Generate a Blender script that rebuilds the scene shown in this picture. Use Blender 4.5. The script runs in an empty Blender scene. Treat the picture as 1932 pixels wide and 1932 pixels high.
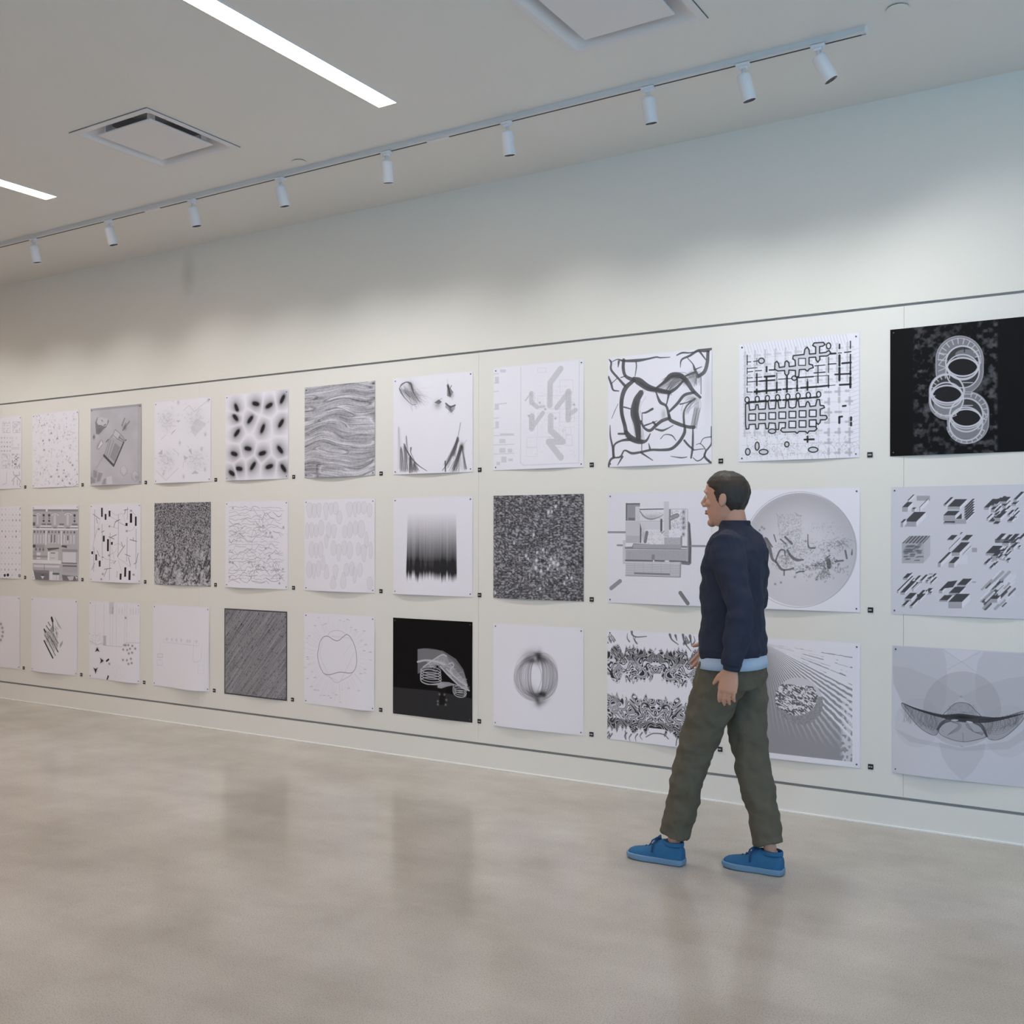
import bpy, bmesh, math, random
import numpy as np
from mathutils import Vector, Matrix, noise as mnoise

C = bpy.context.scene.collection
sc = bpy.context.scene
PI = math.pi

# ================================================================ camera, sky, exposure
H = 3.504                                      # ceiling height
cam_d = bpy.data.cameras.new('camera'); cam = bpy.data.objects.new('camera', cam_d); C.objects.link(cam)
cam.location = (0, -5.19, 1.4023)
cam.rotation_euler = (Matrix.Rotation(math.radians(31.923), 3, 'Z') @ Matrix.Rotation(PI / 2, 3, 'X') @ Matrix.Rotation(0.0017, 3, 'Z')).to_euler()
cam_d.sensor_width = 36; cam_d.sensor_fit = 'HORIZONTAL'
cam_d.lens = 36 * 1956.6 / 1932
cam_d.shift_y = (1008.4 - 966) / 1932
cam_d.clip_start = 0.05
sc.camera = cam

w = bpy.data.worlds.new('sky'); sc.world = w; w.use_nodes = True
bg = w.node_tree.nodes['Background']; bg.inputs[0].default_value = (0.30, 0.655, 0.98, 1); bg.inputs[1].default_value = 2.25

sc.view_settings.view_transform = 'Standard'; sc.view_settings.look = 'None'
sc.view_settings.gamma = 1; sc.view_settings.use_curve_mapping = False
sc.view_settings.exposure = -0.08
sc.cycles.use_denoising = True
sc.cycles.max_bounces = 10; sc.cycles.diffuse_bounces = 6; sc.cycles.caustics_reflective = False; sc.cycles.caustics_refractive = False
STRIP = 15.6                                   # radiance of the ceiling strips
SPOTW = 29.0; SPOTC = (.98, 1.0, .98)           # watts and colour of each track spotlight

# daylight comes in through the tall opening in the right wall and an added one behind the camera (portals only guide the sampling)
for loc_, dir_, w_, h_ in (((3.42, -4.9, 1.65), (-1, 0, 0), 6.2, 2.9), ((0, -9.12, 1.65), (0, 1, 0), 5.9, 2.9)):
    pd = bpy.data.lights.new('window_portal', 'AREA'); pd.shape = 'RECTANGLE'; pd.size = w_; pd.size_y = h_; pd.cycles.is_portal = True
    po = bpy.data.objects.new('window_portal', pd); C.objects.link(po); po.location = loc_; po.rotation_euler = Vector(dir_).to_track_quat('-Z', 'Z').to_euler()


# ================================================================ helpers
def srgb(r, g, b):
    f = lambda c: (c / 255) / 12.92 if c / 255 <= .04045 else ((c / 255 + .055) / 1.055) ** 2.4
    return (f(r), f(g), f(b), 1)


def mat(name, col, rough=.5, metal=0, spec=.5, noise=0, nscale=8, bump=0, bscale=60, emit=None, stretch=None):
    m = bpy.data.materials.new(name); m.use_nodes = True; nt = m.node_tree; b = nt.nodes['Principled BSDF']
    b.inputs['Base Color'].default_value = col; b.inputs['Roughness'].default_value = rough; b.inputs['Metallic'].default_value = metal
    b.inputs['Specular IOR Level'].default_value = spec
    tc = nt.nodes.new('ShaderNodeTexCoord'); co = tc.outputs['Object']
    if stretch:
        mp = nt.nodes.new('ShaderNodeMapping'); mp.inputs['Scale'].default_value = stretch; nt.links.new(co, mp.inputs[0]); co = mp.outputs[0]
    if noise:
        n = nt.nodes.new('ShaderNodeTexNoise'); n.inputs['Scale'].default_value = nscale; n.inputs['Detail'].default_value = 6; nt.links.new(co, n.inputs['Vector'])
        mx = nt.nodes.new('ShaderNodeMix'); mx.data_type = 'RGBA'
        mx.inputs['A'].default_value = tuple(c * (1 - noise) for c in col[:3]) + (1,); mx.inputs['B'].default_value = tuple(min(1, c * (1 + noise)) for c in col[:3]) + (1,)
        nt.links.new(n.outputs['Fac'], mx.inputs['Factor']); nt.links.new(mx.outputs['Result'], b.inputs['Base Color'])
    if bump:
        n = nt.nodes.new('ShaderNodeTexNoise'); n.inputs['Scale'].default_value = bscale; n.inputs['Detail'].default_value = 4; nt.links.new(co, n.inputs['Vector'])
        bp = nt.nodes.new('ShaderNodeBump'); bp.inputs['Strength'].default_value = bump; bp.inputs['Distance'].default_value = .002
        nt.links.new(n.outputs['Fac'], bp.inputs['Height']); nt.links.new(bp.outputs[0], b.inputs['Normal'])
    if emit: b.inputs['Emission Color'].default_value = emit[0]; b.inputs['Emission Strength'].default_value = emit[1]
    return m


def obj(name, me, m=None, parent=None, smooth=False):
    if isinstance(me, bmesh.types.BMesh):
        bm = me; me = bpy.data.meshes.new(name); bm.to_mesh(me); bm.free()
    if smooth:
        for p in me.polygons: p.use_smooth = True
    o = bpy.data.objects.new(name, me); C.objects.link(o)
    if m and not me.materials: me.materials.append(m)
    if parent: o.parent = parent
    return o


def tag(o, label, cat, group=None):
    o['label'] = label; o['category'] = cat
    if group: o['group'] = group
    return o


def struct(name, me, m, parent=None):
    o = obj(name, me, m, parent)
    if not parent: o['kind'] = 'structure'
    return o


def empty(name, loc, rz=0):
    o = bpy.data.objects.new(name, None); C.objects.link(o); o.location = loc; o.rotation_euler = (0, 0, rz); return o


def box(bm, x0, x1, y0, y1, z0, z1, bev=0):
    r = bmesh.ops.create_cube(bm, size=1)
    for v in r['verts']:
        v.co = Vector(((x0 + x1) / 2 + v.co.x * (x1 - x0), (y0 + y1) / 2 + v.co.y * (y1 - y0), (z0 + z1) / 2 + v.co.z * (z1 - z0)))
    if bev:
        es = list({e for v in r['verts'] for e in v.link_edges}); bmesh.ops.bevel(bm, geom=es, offset=bev, segments=2, affect='EDGES', profile=.6)
    return bm


def cbox(*a, **k): return box(bmesh.new(), *a, **k)


def loft(bm, rings, close=True):
    vs = [[bm.verts.new(p) for p in r] for r in rings]; n = len(rings[0])
    for a, b in zip(vs, vs[1:]):
        for i in range(n): bm.faces.new((a[i], a[(i + 1) % n], b[(i + 1) % n], b[i]))
    if close: bm.faces.new(vs[0][::-1]); bm.faces.new(vs[-1])


def tube(bm, pts, rad, n=14, flat=None):
    """swept tube; rad is one radius or (r1, r2) per point, r1 across 'flat' axis"""
    P = [Vector(p) for p in pts]; rings = []; ref = Vector(flat or (0, 1, 0))
    for i, p in enumerate(P):
        t = (P[min(i + 1, len(P) - 1)] - P[max(i - 1, 0)]).normalized(); a = (ref - t * ref.dot(t))
        if a.length < .05: a = Vector((1, 0, 0)) - t * t.x
        a.normalize(); b = t.cross(a); r = rad[i] if isinstance(rad, (list, tuple)) else rad
        r1, r2 = r if isinstance(r, tuple) else (r, r)
        rings.append([p + a * (r1 * math.cos(k * 2 * PI / n)) + b * (r2 * math.sin(k * 2 * PI / n)) for k in range(n)])
    loft(bm, rings)


def ball(bm, c, r, rot=None, seg=16):
    m = Matrix.Translation(Vector(c)) @ (rot or Matrix()) @ Matrix.Diagonal(Vector((*((r, r, r) if not isinstance(r, tuple) else r), 1)))
    bmesh.ops.create_uvsphere(bm, u_segments=seg, v_segments=seg // 2 + 2, radius=1, matrix=m)


def fix(bm): bmesh.ops.recalc_face_normals(bm, faces=bm.faces); return bm


# ================================================================ materials
def wall_paint(name, col, bs=90, bump=.08):
    return mat(name, col, .62, spec=.3, noise=.012, nscale=1.3, bump=bump, bscale=bs)


M_upper = wall_paint('painted_plasterboard', srgb(230, 228, 223))
M_tack = wall_paint('tackable_panel_paint', srgb(232, 229, 225), 35, .35)
M_ceil = wall_paint('ceiling_paint', srgb(230, 229, 226))
M_groove = mat('reveal_channel', srgb(150, 152, 154), .5, .2)
M_base = wall_paint('baseboard_paint', srgb(234, 231, 227))
M_trimw = mat('white_bead', srgb(240, 238, 236), .4)
M_white = mat('white_powder_coat', srgb(232, 232, 236), .38)
M_rail = mat('track_rail_paint', srgb(214, 214, 216), .4)
M_dark = mat('dark_slot', srgb(38, 38, 40), .6)
M_vent = mat('diffuser_paint', srgb(226, 224, 226), .45)
M_duct = mat('galvanised_duct', srgb(190, 190, 194), .5, .3)
M_pin = mat('push_pin_steel', srgb(92, 90, 94), .35, .6)
M_plate = mat('black_plate', srgb(22, 22, 24), .45)
M_mark = mat('plate_numerals', srgb(205, 205, 208), .5)


def floor_material():
    m = bpy.data.materials.new('polished_concrete'); m.use_nodes = True; nt = m.node_tree; N_ = nt.nodes; L = nt.links; b = N_['Principled BSDF']
    tc = N_.new('ShaderNodeTexCoord')
    def noise(scale, detail=5, rough=.55, st=None):
        n = N_.new('ShaderNodeTexNoise'); n.inputs['Scale'].default_value = scale; n.inputs['Detail'].default_value = detail; n.inputs['Roughness'].default_value = rough
        if st:
            mp = N_.new('ShaderNodeMapping'); mp.inputs['Scale'].default_value = st; L.new(tc.outputs['Object'], mp.inputs[0]); L.new(mp.outputs[0], n.inputs['Vector'])
        else: L.new(tc.outputs['Object'], n.inputs['Vector'])
        return n
    def ramp(src, stops):
        r = N_.new('ShaderNodeValToRGB'); e = r.color_ramp.elements
        e[0].position, e[0].color = stops[0]; e[1].position, e[1].color = stops[-1]
        for p, c in stops[1:-1]: x = e.new(p); x.color = c
        L.new(src, r.inputs[0]); return r
    def mul(a, c, f=1):
        x = N_.new('ShaderNodeMix'); x.data_type = 'RGBA'; x.blend_type = 'MULTIPLY'; x.inputs['Factor'].default_value = f; L.new(a, x.inputs['A']); L.new(c, x.inputs['B']); return x.outputs['Result']
    big = ramp(noise(.75, 4).outputs['Fac'], [(.3, srgb(179, 172, 163)), (.5, srgb(193, 187, 179)), (.72, srgb(206, 201, 194))])
    mid = ramp(noise(2.6, 6, .6).outputs['Fac'], [(.3, (.88, .87, .86, 1)), (.62, (1.0, 1.0, 1.0, 1))])
    trow = ramp(noise(1.2, 3, .5, (1, 3.5, 1)).outputs['Fac'], [(.35, (.93, .925, .92, 1)), (.6, (1, 1, 1, 1))])
    speck = ramp(noise(210, 2, .6).outputs['Fac'], [(.34, (.70, .68, .66, 1)), (.46, (1, 1, 1, 1)), (.58, (1, 1, 1, 1)), (.7, (1.12, 1.12, 1.12, 1))])
    c = mul(mul(mul(big.outputs[0], mid.outputs[0]), trow.outputs[0]), speck.outputs[0]); L.new(c, b.inputs['Base Color'])
    rr = N_.new('ShaderNodeMapRange'); rr.inputs['To Min'].default_value = .11; rr.inputs['To Max'].default_value = .22; L.new(noise(1.7, 5).outputs['Fac'], rr.inputs['Value']); L.new(rr.outputs[0], b.inputs['Roughness'])
    b.inputs['Specular IOR Level'].default_value = .5
    bp = N_.new('ShaderNodeBump'); bp.inputs['Strength'].default_value = .05; bp.inputs['Distance'].default_value = .002; L.new(noise(14, 3).outputs['Fac'], bp.inputs['Height']); L.new(bp.outputs[0], b.inputs['Normal'])
    return m


# ================================================================ the room
XL, XR, YB = -13.2, 3.3, -9.0
struct('floor', cbox(XL - .2, XR + .3, YB - .2, .25, -.12, 0), floor_material())
DIFF = [(-4.54, -1.50), (-1.862, -1.50)]
HOLE = .283


def ceiling_mesh():                                   # one slab with square holes for the air diffusers
    bm = bmesh.new(); xs = [XL - .2]
    for x, y in sorted(DIFF): xs += [x - HOLE, x + HOLE]
    xs.append(XR + .3); ys = [YB - .2, DIFF[0][1] - HOLE, DIFF[0][1] + HOLE, .25]
    V_ = {}
    def v(x, y, z):
        k = (round(x, 4), round(y, 4), z)
        if k not in V_: V_[k] = bm.verts.new((x, y, z))
        return V_[k]
    for i in range(len(xs) - 1):
        for j in range(3):
            if j == 1 and i % 2 == 1: continue
            a, b, c, d = xs[i], xs[i + 1], ys[j], ys[j + 1]
            bm.faces.new((v(a, c, H), v(a, d, H), v(b, d, H), v(b, c, H)))
            bm.faces.new((v(a, c, H + .25), v(b, c, H + .25), v(b, d, H + .25), v(a, d, H + .25)))
    for k in (-1, 0, 1): pass
    for x, y in DIFF:
        for (a, b), (c, d) in (((x - HOLE, y - HOLE), (x + HOLE, y - HOLE)), ((x + HOLE, y - HOLE), (x + HOLE, y + HOLE)), ((x + HOLE, y + HOLE), (x - HOLE, y + HOLE)), ((x - HOLE, y + HOLE), (x - HOLE, y - HOLE))):
            bm.faces.new((v(a, b, H), v(c, d, H), v(c, d, H + .25), v(a, b, H + .25)))
    return fix(bm)


struct('ceiling', ceiling_mesh(), M_ceil)
GT, GB = 2.5020, .1435                                # centre heights of the two shadow reveals
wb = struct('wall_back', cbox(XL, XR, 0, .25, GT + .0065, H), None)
M_streak = wall_paint('painted_plasterboard_streaked', srgb(231, 228, 222)); nt = M_streak.node_tree      # one faint upright streak of darker colour high on the wall
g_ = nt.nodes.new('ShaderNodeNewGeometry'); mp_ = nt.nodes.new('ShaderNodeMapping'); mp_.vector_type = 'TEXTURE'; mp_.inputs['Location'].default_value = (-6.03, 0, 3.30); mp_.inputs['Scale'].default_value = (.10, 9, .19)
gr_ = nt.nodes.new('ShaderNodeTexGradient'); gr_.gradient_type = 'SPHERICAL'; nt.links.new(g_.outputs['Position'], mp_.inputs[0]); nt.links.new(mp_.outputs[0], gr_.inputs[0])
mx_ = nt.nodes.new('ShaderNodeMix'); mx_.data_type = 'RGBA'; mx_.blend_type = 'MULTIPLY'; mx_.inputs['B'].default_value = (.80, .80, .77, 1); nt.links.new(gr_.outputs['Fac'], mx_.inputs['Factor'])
b_ = nt.nodes['Principled BSDF']; nt.links.new(b_.inputs['Base Color'].links[0].from_socket, mx_.inputs['A']); nt.links.new(mx_.outputs['Result'], b_.inputs['Base Color']); wb.data.materials.append(M_streak)
core = obj('wall_core', cbox(XL, XR, .02, .25, .0, GT + .0065), M_upper, wb)
px = [XL + .001]
k = -1.031 - 2.44 * 4
while k < XR: px.append(k); k += 2.44
px.append(XR)
for a, b in zip(px, px[1:]):                          # tackable panels with hairline joints
    obj('panel', cbox(a + .0006, b - .0006, 0, .02, GB + .0075, GT - .0065), M_tack, wb)
struct('baseboard_back', cbox(XL, XR, -.001, .02, .006, GB - .0075), M_base)
struct('trim_1', cbox(XL, XR, .012, .0199, GT - .0064, GT + .0064), M_groove)
struct('trim_2', cbox(XL, XR, .012, .0199, GB - .0074, GB + .0074), M_groove)
struct('trim_3', cbox(XL, XR, -.006, .004, 0, .009, bev=.001), M_trimw)
struct('wall_left', cbox(XL - .2, XL, YB, .25, 0, H), M_upper)
bm = bmesh.new(); box(bm, XL, -3.0, YB - .2, YB, 0, H); box(bm, 3.0, XR, YB - .2, YB, 0, H); box(bm, -3.0, 3.0, YB - .2, YB, 0, .18); box(bm, -3.0, 3.0, YB - .2, YB, 3.12, H); struct('wall_front', bm, M_upper)
bm = bmesh.new()                                      # right wall round a tall glazed opening
box(bm, XR, XR + .25, -1.75, .25, 0, H); box(bm, XR, XR + .25, YB, -8.05, 0, H); box(bm, XR, XR + .25, -8.05, -1.75, 0, .18); box(bm, XR, XR + .25, -8.05, -1.75, 3.12, H)
struct('wall_right', bm, M_upper)
bm = bmesh.new()
for i in range(5): y = -8.05 + 6.3 * i / 4; box(bm, XR + .08, XR + .14, y - .025, y + .025, .18, 3.12)
for z in (.2, 3.1): box(bm, XR + .08, XR + .14, -8.05, -1.75, z - .02, z + .02)
M_alu = mat('window_frame_aluminium', srgb(60, 62, 66), .4, .6); struct('window_1', bm, M_alu)
bm = bmesh.new()  # unseen opening behind the camera, added to throw cool light on the wall
for i in range(5): x = -3 + 6 * i / 4; box(bm, x - .025, x + .025, YB - .14, YB - .08, .18, 3.12)
for z in (.2, 3.1): box(bm, -3, 3, YB - .14, YB - .08, z - .02, z + .02)
struct('added_window', bm, M_alu)

# ================================================================ ceiling things
M_lens = mat('strip_light_lens', (1, 1, 1, 1), .5, emit=((1.0, .74, .54, 1), STRIP))
LX = [-3.2, -5.88, -.52, -8.56, -11.24, 2.16]
LLAB = ['long recessed ceiling strip light ending between the two square air diffusers', 'recessed ceiling strip light at the far left of the ceiling, mostly cut by frame',
        'recessed ceiling strip light right of the right-hand air diffuser, above the frame', 'recessed ceiling strip light left of the frame, third from the right-hand diffuser',
        'recessed ceiling strip light nearest the left end wall', 'recessed ceiling strip light nearest the right-hand glazing']
for x, lab in zip(LX, LLAB):
    t = tag(empty('ceiling_strip_light', (x, -1.21, H)), lab, 'ceiling light', 'recessed strip lights in the ceiling')
    obj('lens', cbox(-.054, .054, -6.6, 0, -.003, .001), M_lens, t)
    bm = bmesh.new(); box(bm, -.058, -.0541, -6.604, .004, -.004, .001); box(bm, .0541, .058, -6.604, .004, -.004, .001); box(bm, -.0541, .0541, .0001, .004, -.004, .001); box(bm, -.0541, .0541, -6.604, -6.6001, -.004, .001)
    obj('frame', bm, M_white, t)


def sq(h, z, r=0, n=5):                               # square ring with rounded corners
    if not r: r = .001
    out = []
    for cx, cy, a in ((1, 1, 0), (-1, 1, 90), (-1, -1, 180), (1, -1, 270)):
        for i in range(n): t = math.radians(a + 90 * i / (n - 1)); out.append(Vector((cx * (h - r) + r * math.cos(t), cy * (h - r) + r * math.sin(t), z)))
    return out


for (x, y), lab in zip(DIFF, ('square white ceiling air diffuser on the left, between the two strip lights', 'square white ceiling air diffuser at the top centre, cut by the frame')):
    t = tag(empty('air_diffuser', (x, y, H)), lab, 'air vent', 'square ceiling air diffusers')
    bm = bmesh.new(); loft(bm, [sq(.306, -.001), sq(.306, -.007), sq(.276, -.007, .01)], False)
    obj('frame', fix(bm), M_vent, t)
    bm = bmesh.new(); loft(bm, [sq(.3085, -.0004), sq(.3085, -.002), sq(.3062, -.002), sq(.3062, -.0004)], False); obj('shadow_line', fix(bm), M_dark, t)  # dark strip standing in for the shadow gap round the flange
    bm = bmesh.new(); loft(bm, [sq(.276, -.007, .01), sq(.268, -.003, .02), sq(.258, .010, .04), sq(.246, .030, .055), sq(.226, .056, .07), sq(.200, .076, .08)], False)
    obj('throat', fix(bm), M_vent, t, True)
    bm = bmesh.new(); loft(bm, [sq(.200, .0721, .08), sq(.195, .16, .08)], False); bm.faces.new([bm.verts.new(p) for p in sq(.195, .16, .08)]); obj('duct', bm, M_duct, t)
    bm = bmesh.new(); loft(bm, [sq(.205, -.004, .004), sq(.207, -.001, .004), sq(.205, .004, .004)]); obj('face_panel', fix(bm), M_vent, t)
    for sx in (-1, 1):
        for sy in (-1, 1): obj('bracket', cbox(sx * .17 - .006, sx * .17 + .006, sy * .17 - .02, sy * .17 + .02, .0042, .12), M_white, t)

RY = -.775
t = tag(empty('track_rail', (-1.03, RY, H)), 'long white lighting track fixed to the ceiling parallel to the wall', 'lighting track')
prof = [(-.018, 0), (-.018, -.024), (.0035, -.024), (.0035, -.016), (.0155, -.016), (.0155, -.024), (.018, -.024), (.018, 0)]
bm = bmesh.new(); loft(bm, [[Vector((X, a, b)) for a, b in prof] for X in (0, XL + 1.13)]); obj('rail', fix(bm), M_rail, t)
obj('slot', cbox(XL + 1.14, -.02, .0037, .0153, -.0235, -.0162), M_dark, t)
obj('end_cap', cbox(.0, .006, -.019, .019, -.025, 0, bev=.001), M_white, t)
for X in (-5.476, -3.218): obj('joint_cover', cbox(X + 1.03 - .07, X + 1.03 + .07, .0, .0178, -.027, -.0236), M_white, t)

M_baffle = mat('black_baffle', srgb(14, 14, 14), .7)
M_lamp = mat('spotlight_lens', (1, 1, 1, 1), .5, emit=((1.0, .95, .90, 1), 6))
SP = [(-1.226, 26, 12), (-1.555, 11, 12), (-2.012, 3, 13), (-2.785, 1, 12), (-3.557, -4, 12), (-4.346, 5, 13), (-5.093, 6, 12), (-5.900, 8, 13), (-6.722, 2, 12), (-7.55, 2, 12), (-8.35, 2, 12)]
ORD = ['first from the rail\'s right-hand end, tilted most', 'second from the rail\'s right-hand end', 'third from the rail\'s right-hand end', 'fourth from the rail\'s right-hand end', 'fifth from the right-hand end', 'fourth from the left edge of the photo', 'third from the left edge of the photo', 'second from the left edge of the photo', 'leftmost one in the photo', 'just beyond the left edge of the photo', 'farthest from the right-hand end']
for (x, ax, ay), o_ in zip(SP, ORD):
    t = tag(empty('track_spotlight', (x, RY, H)), 'white cylindrical spotlight on the ceiling track, ' + o_, 'spotlight', 'spotlights on the ceiling track')
    bm = box(bmesh.new(), -.03, .03, -.017, .017, -.040, -.0255, .003); box(bm, -.016, .016, -.013, .013, -.052, -.040, .002); obj('adapter', bm, M_white, t)
    bm = bmesh.new(); tube(bm, [(0, 0, -.052), (0, 0, -.072)], .0075); obj('stem', fix(bm), M_rail, t)
    R = Matrix.Rotation(math.radians(-ax), 4, 'Y') @ Matrix.Rotation(math.radians(ay), 4, 'X')
    bm = bmesh.new(); prof2 = [(.004, .006), (.018, .006), (.0275, .002), (.031, -.004), (.032, -.01), (.032, -.112), (.0305, -.1145), (.0285, -.114), (.0283, -.080), (.001, -.078)]
    loft(bm, [[Vector((r * math.cos(a), r * math.sin(a), z)) for a in [i * 2 * PI / 28 for i in range(28)]] for r, z in prof2])
    bmesh.ops.transform(bm, matrix=Matrix.Translation((0, 0, -.076)) @ R, verts=bm.verts); c_ = obj('lamp_can', fix(bm), M_white, t, True)
    bm = bmesh.new(); loft(bm, [[Vector((r * math.cos(a), r * math.sin(a), z)) for a in [i * 2 * PI / 20 for i in range(20)]] for r, z in ((.001, -.0862), (.0255, -.0862), (.0255, -.088), (.001, -.088))])
    bmesh.ops.transform(bm, matrix=Matrix.Translation((0, 0, -.076)) @ R, verts=bm.verts); obj('lens', fix(bm), M_lamp, c_)
    bm = bmesh.new(); loft(bm, [[Vector((r * math.cos(a), r * math.sin(a), z)) for a in [i * 2 * PI / 28 for i in range(28)]] for r, z in ((.0281, -.1135), (.0268, -.1125), (.0260, -.089), (.0281, -.089))], False)
    bmesh.ops.transform(bm, matrix=Matrix.Translation((0, 0, -.076)) @ R, verts=bm.verts); obj('baffle', fix(bm), M_baffle, c_, True)
    sl = bpy.data.lights.new('spot_beam', 'SPOT'); sl.energy = SPOTW; sl.color = SPOTC; sl.spot_size = math.radians(113); sl.spot_blend = 1.0; sl.shadow_soft_size = .02
    so_ = bpy.data.objects.new('spot_beam', sl); C.objects.link(so_); so_.matrix_world = Matrix.Translation((x, RY, H - .076)) @ R @ Matrix.Translation((0, 0, -.104))

for x, y, lab in ((-4.112, -.862, 'small round ceiling cover plate beside the track, left of centre'), (-.884, -.872, 'small round ceiling cover plate in the top right corner')):
    t = tag(empty('sprinkler_cover', (x, y, H)), lab, 'sprinkler cover', 'round ceiling cover plates')
    bm = bmesh.new(); ring = lambda r, z: [Vector((r * math.cos(a), r * math.sin(a), z)) for a in [i * 2 * PI / 32 for i in range(32)]]
    loft(bm, [ring(.041, -.0055), ring(.041, -.004)]); obj('cover', fix(bm), M_ceil, t)
    bm = bmesh.new(); loft(bm, [ring(.036, -.004), ring(.036, 0)]); obj('neck', fix(bm), M_dark, t)
# ---------------------------------------------------------------- printed artwork (drawn procedurally with numpy)
N = 512
PI_ = 3.14159265
QUAD = {(0, 10): [(134, 361), (1747, 196), (1750, 1739), (137, 1804)], (0, 9): [(97, 269), (1649, 131), (1649, 1725), (97, 1787)], (0, 8): [(145, 271), (1645, 116), (1645, 1778), (145, 1840)], (0, 7): [(89, 270), (1474, 150), (1474, 1785), (89, 1828)], (0, 6): [(110, 215), (1431, 95), (1431, 1748), (110, 1801)], (0, 5): [(90, 290), (1258, 170), (1258, 1726), (90, 1774)], (0, 4): [(110, 270), (1245, 170), (1245, 1777), (110, 1820)], (0, 3): [(80, 200), (1159, 120), (1159, 1729), (80, 1780)], (0, 2): [(145, 265), (1166, 166), (1166, 1755), (145, 1814)], (0, 1): [(675, 258), (1610, 182), (1610, 1717), (675, 1750)], (0, 0): [(-411, 381), (443, 294), (445, 1767), (-408, 1802)], (1, 0): [(-408, 218), (446, 197), (448, 1670), (-405, 1639)], (1, 1): [(670, 182), (1605, 161), (1605, 1696), (670, 1696)], (1, 2): [(135, 150), (1159, 129), (1159, 1761), (135, 1707)], (1, 3): [(80, 178), (1191, 157), (1191, 1818), (80, 1786)], (1, 4): [(106, 180), (1246, 145), (1246, 1787), (106, 1739)], (1, 5): [(90, 180), (1316, 160), (1316, 1800), (90, 1766)], (1, 6): [(108, 135), (1464, 99), (1464, 1820), (108, 1761)], (1, 7): [(101, 134), (1546, 101), (1546, 1803), (101, 1770)], (1, 8): [(150, 150), (1700, 122), (1700, 1837), (150, 1806)], (1, 9): [(104, 155), (1690, 131), (1690, 1753), (104, 1697)], (1, 10): [(88, 120), (1932, 73), (1935, 1837), (91, 1769)], (2, 0): [(-405, 165), (449, 210), (451, 1683), (-402, 1586)], (2, 1): [(655, 215), (1606, 247), (1606, 1792), (655, 1717)], (2, 2): [(112, 163), (1088, 214), (1088, 1759), (112, 1647)], (2, 3): [(61, 132), (1155, 178), (1155, 1800), (61, 1678)], (2, 4): [(92, 184), (1185, 239), (1185, 1794), (92, 1665)], (2, 5): [(88, 162), (1256, 211), (1256, 1797), (88, 1665)], (2, 6): [(108, 140), (1369, 202), (1369, 1802), (108, 1660)], (2, 7): [(100, 129), (1482, 185), (1482, 1836), (100, 1691)], (2, 8): [(145, 130), (1613, 193), (1613, 1821), (145, 1675)], (2, 9): [(117, 83), (1697, 138), (1697, 1773), (117, 1608)], (2, 10): [(85, 163), (1806, 253), (1809, 1898), (88, 1702)]}
YY, XX = np.mgrid[0:N, 0:N].astype(np.float32)
U = (XX + .5) / N; V = (YY + .5) / N            # unit coordinates, v down


def vnoise(rng, fx, fy, x=None, y=None):
    x = U if x is None else x; y = V if y is None else y
    x = x * fx + 50; y = y * fy + 50
    xi = np.floor(x).astype(int); yi = np.floor(y).astype(int)
    g = rng.random((256, 256)).astype(np.float32)
    tx = x - xi; ty = y - yi; tx = tx * tx * (3 - 2 * tx); ty = ty * ty * (3 - 2 * ty)
    a = g[yi % 256, xi % 256]; b = g[yi % 256, (xi + 1) % 256]; c = g[(yi + 1) % 256, xi % 256]; d = g[(yi + 1) % 256, (xi + 1) % 256]
    return (a * (1 - tx) + b * tx) * (1 - ty) + (c * (1 - tx) + d * tx) * ty


def fbm(rng, fx, fy, o=4, x=None, y=None):
    s = 0; a = .5; t = 0
    for k in range(o):
        s = s + a * vnoise(rng, fx * 2 ** k, fy * 2 ** k, x, y); t += a; a *= .5
    return s / t


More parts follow.
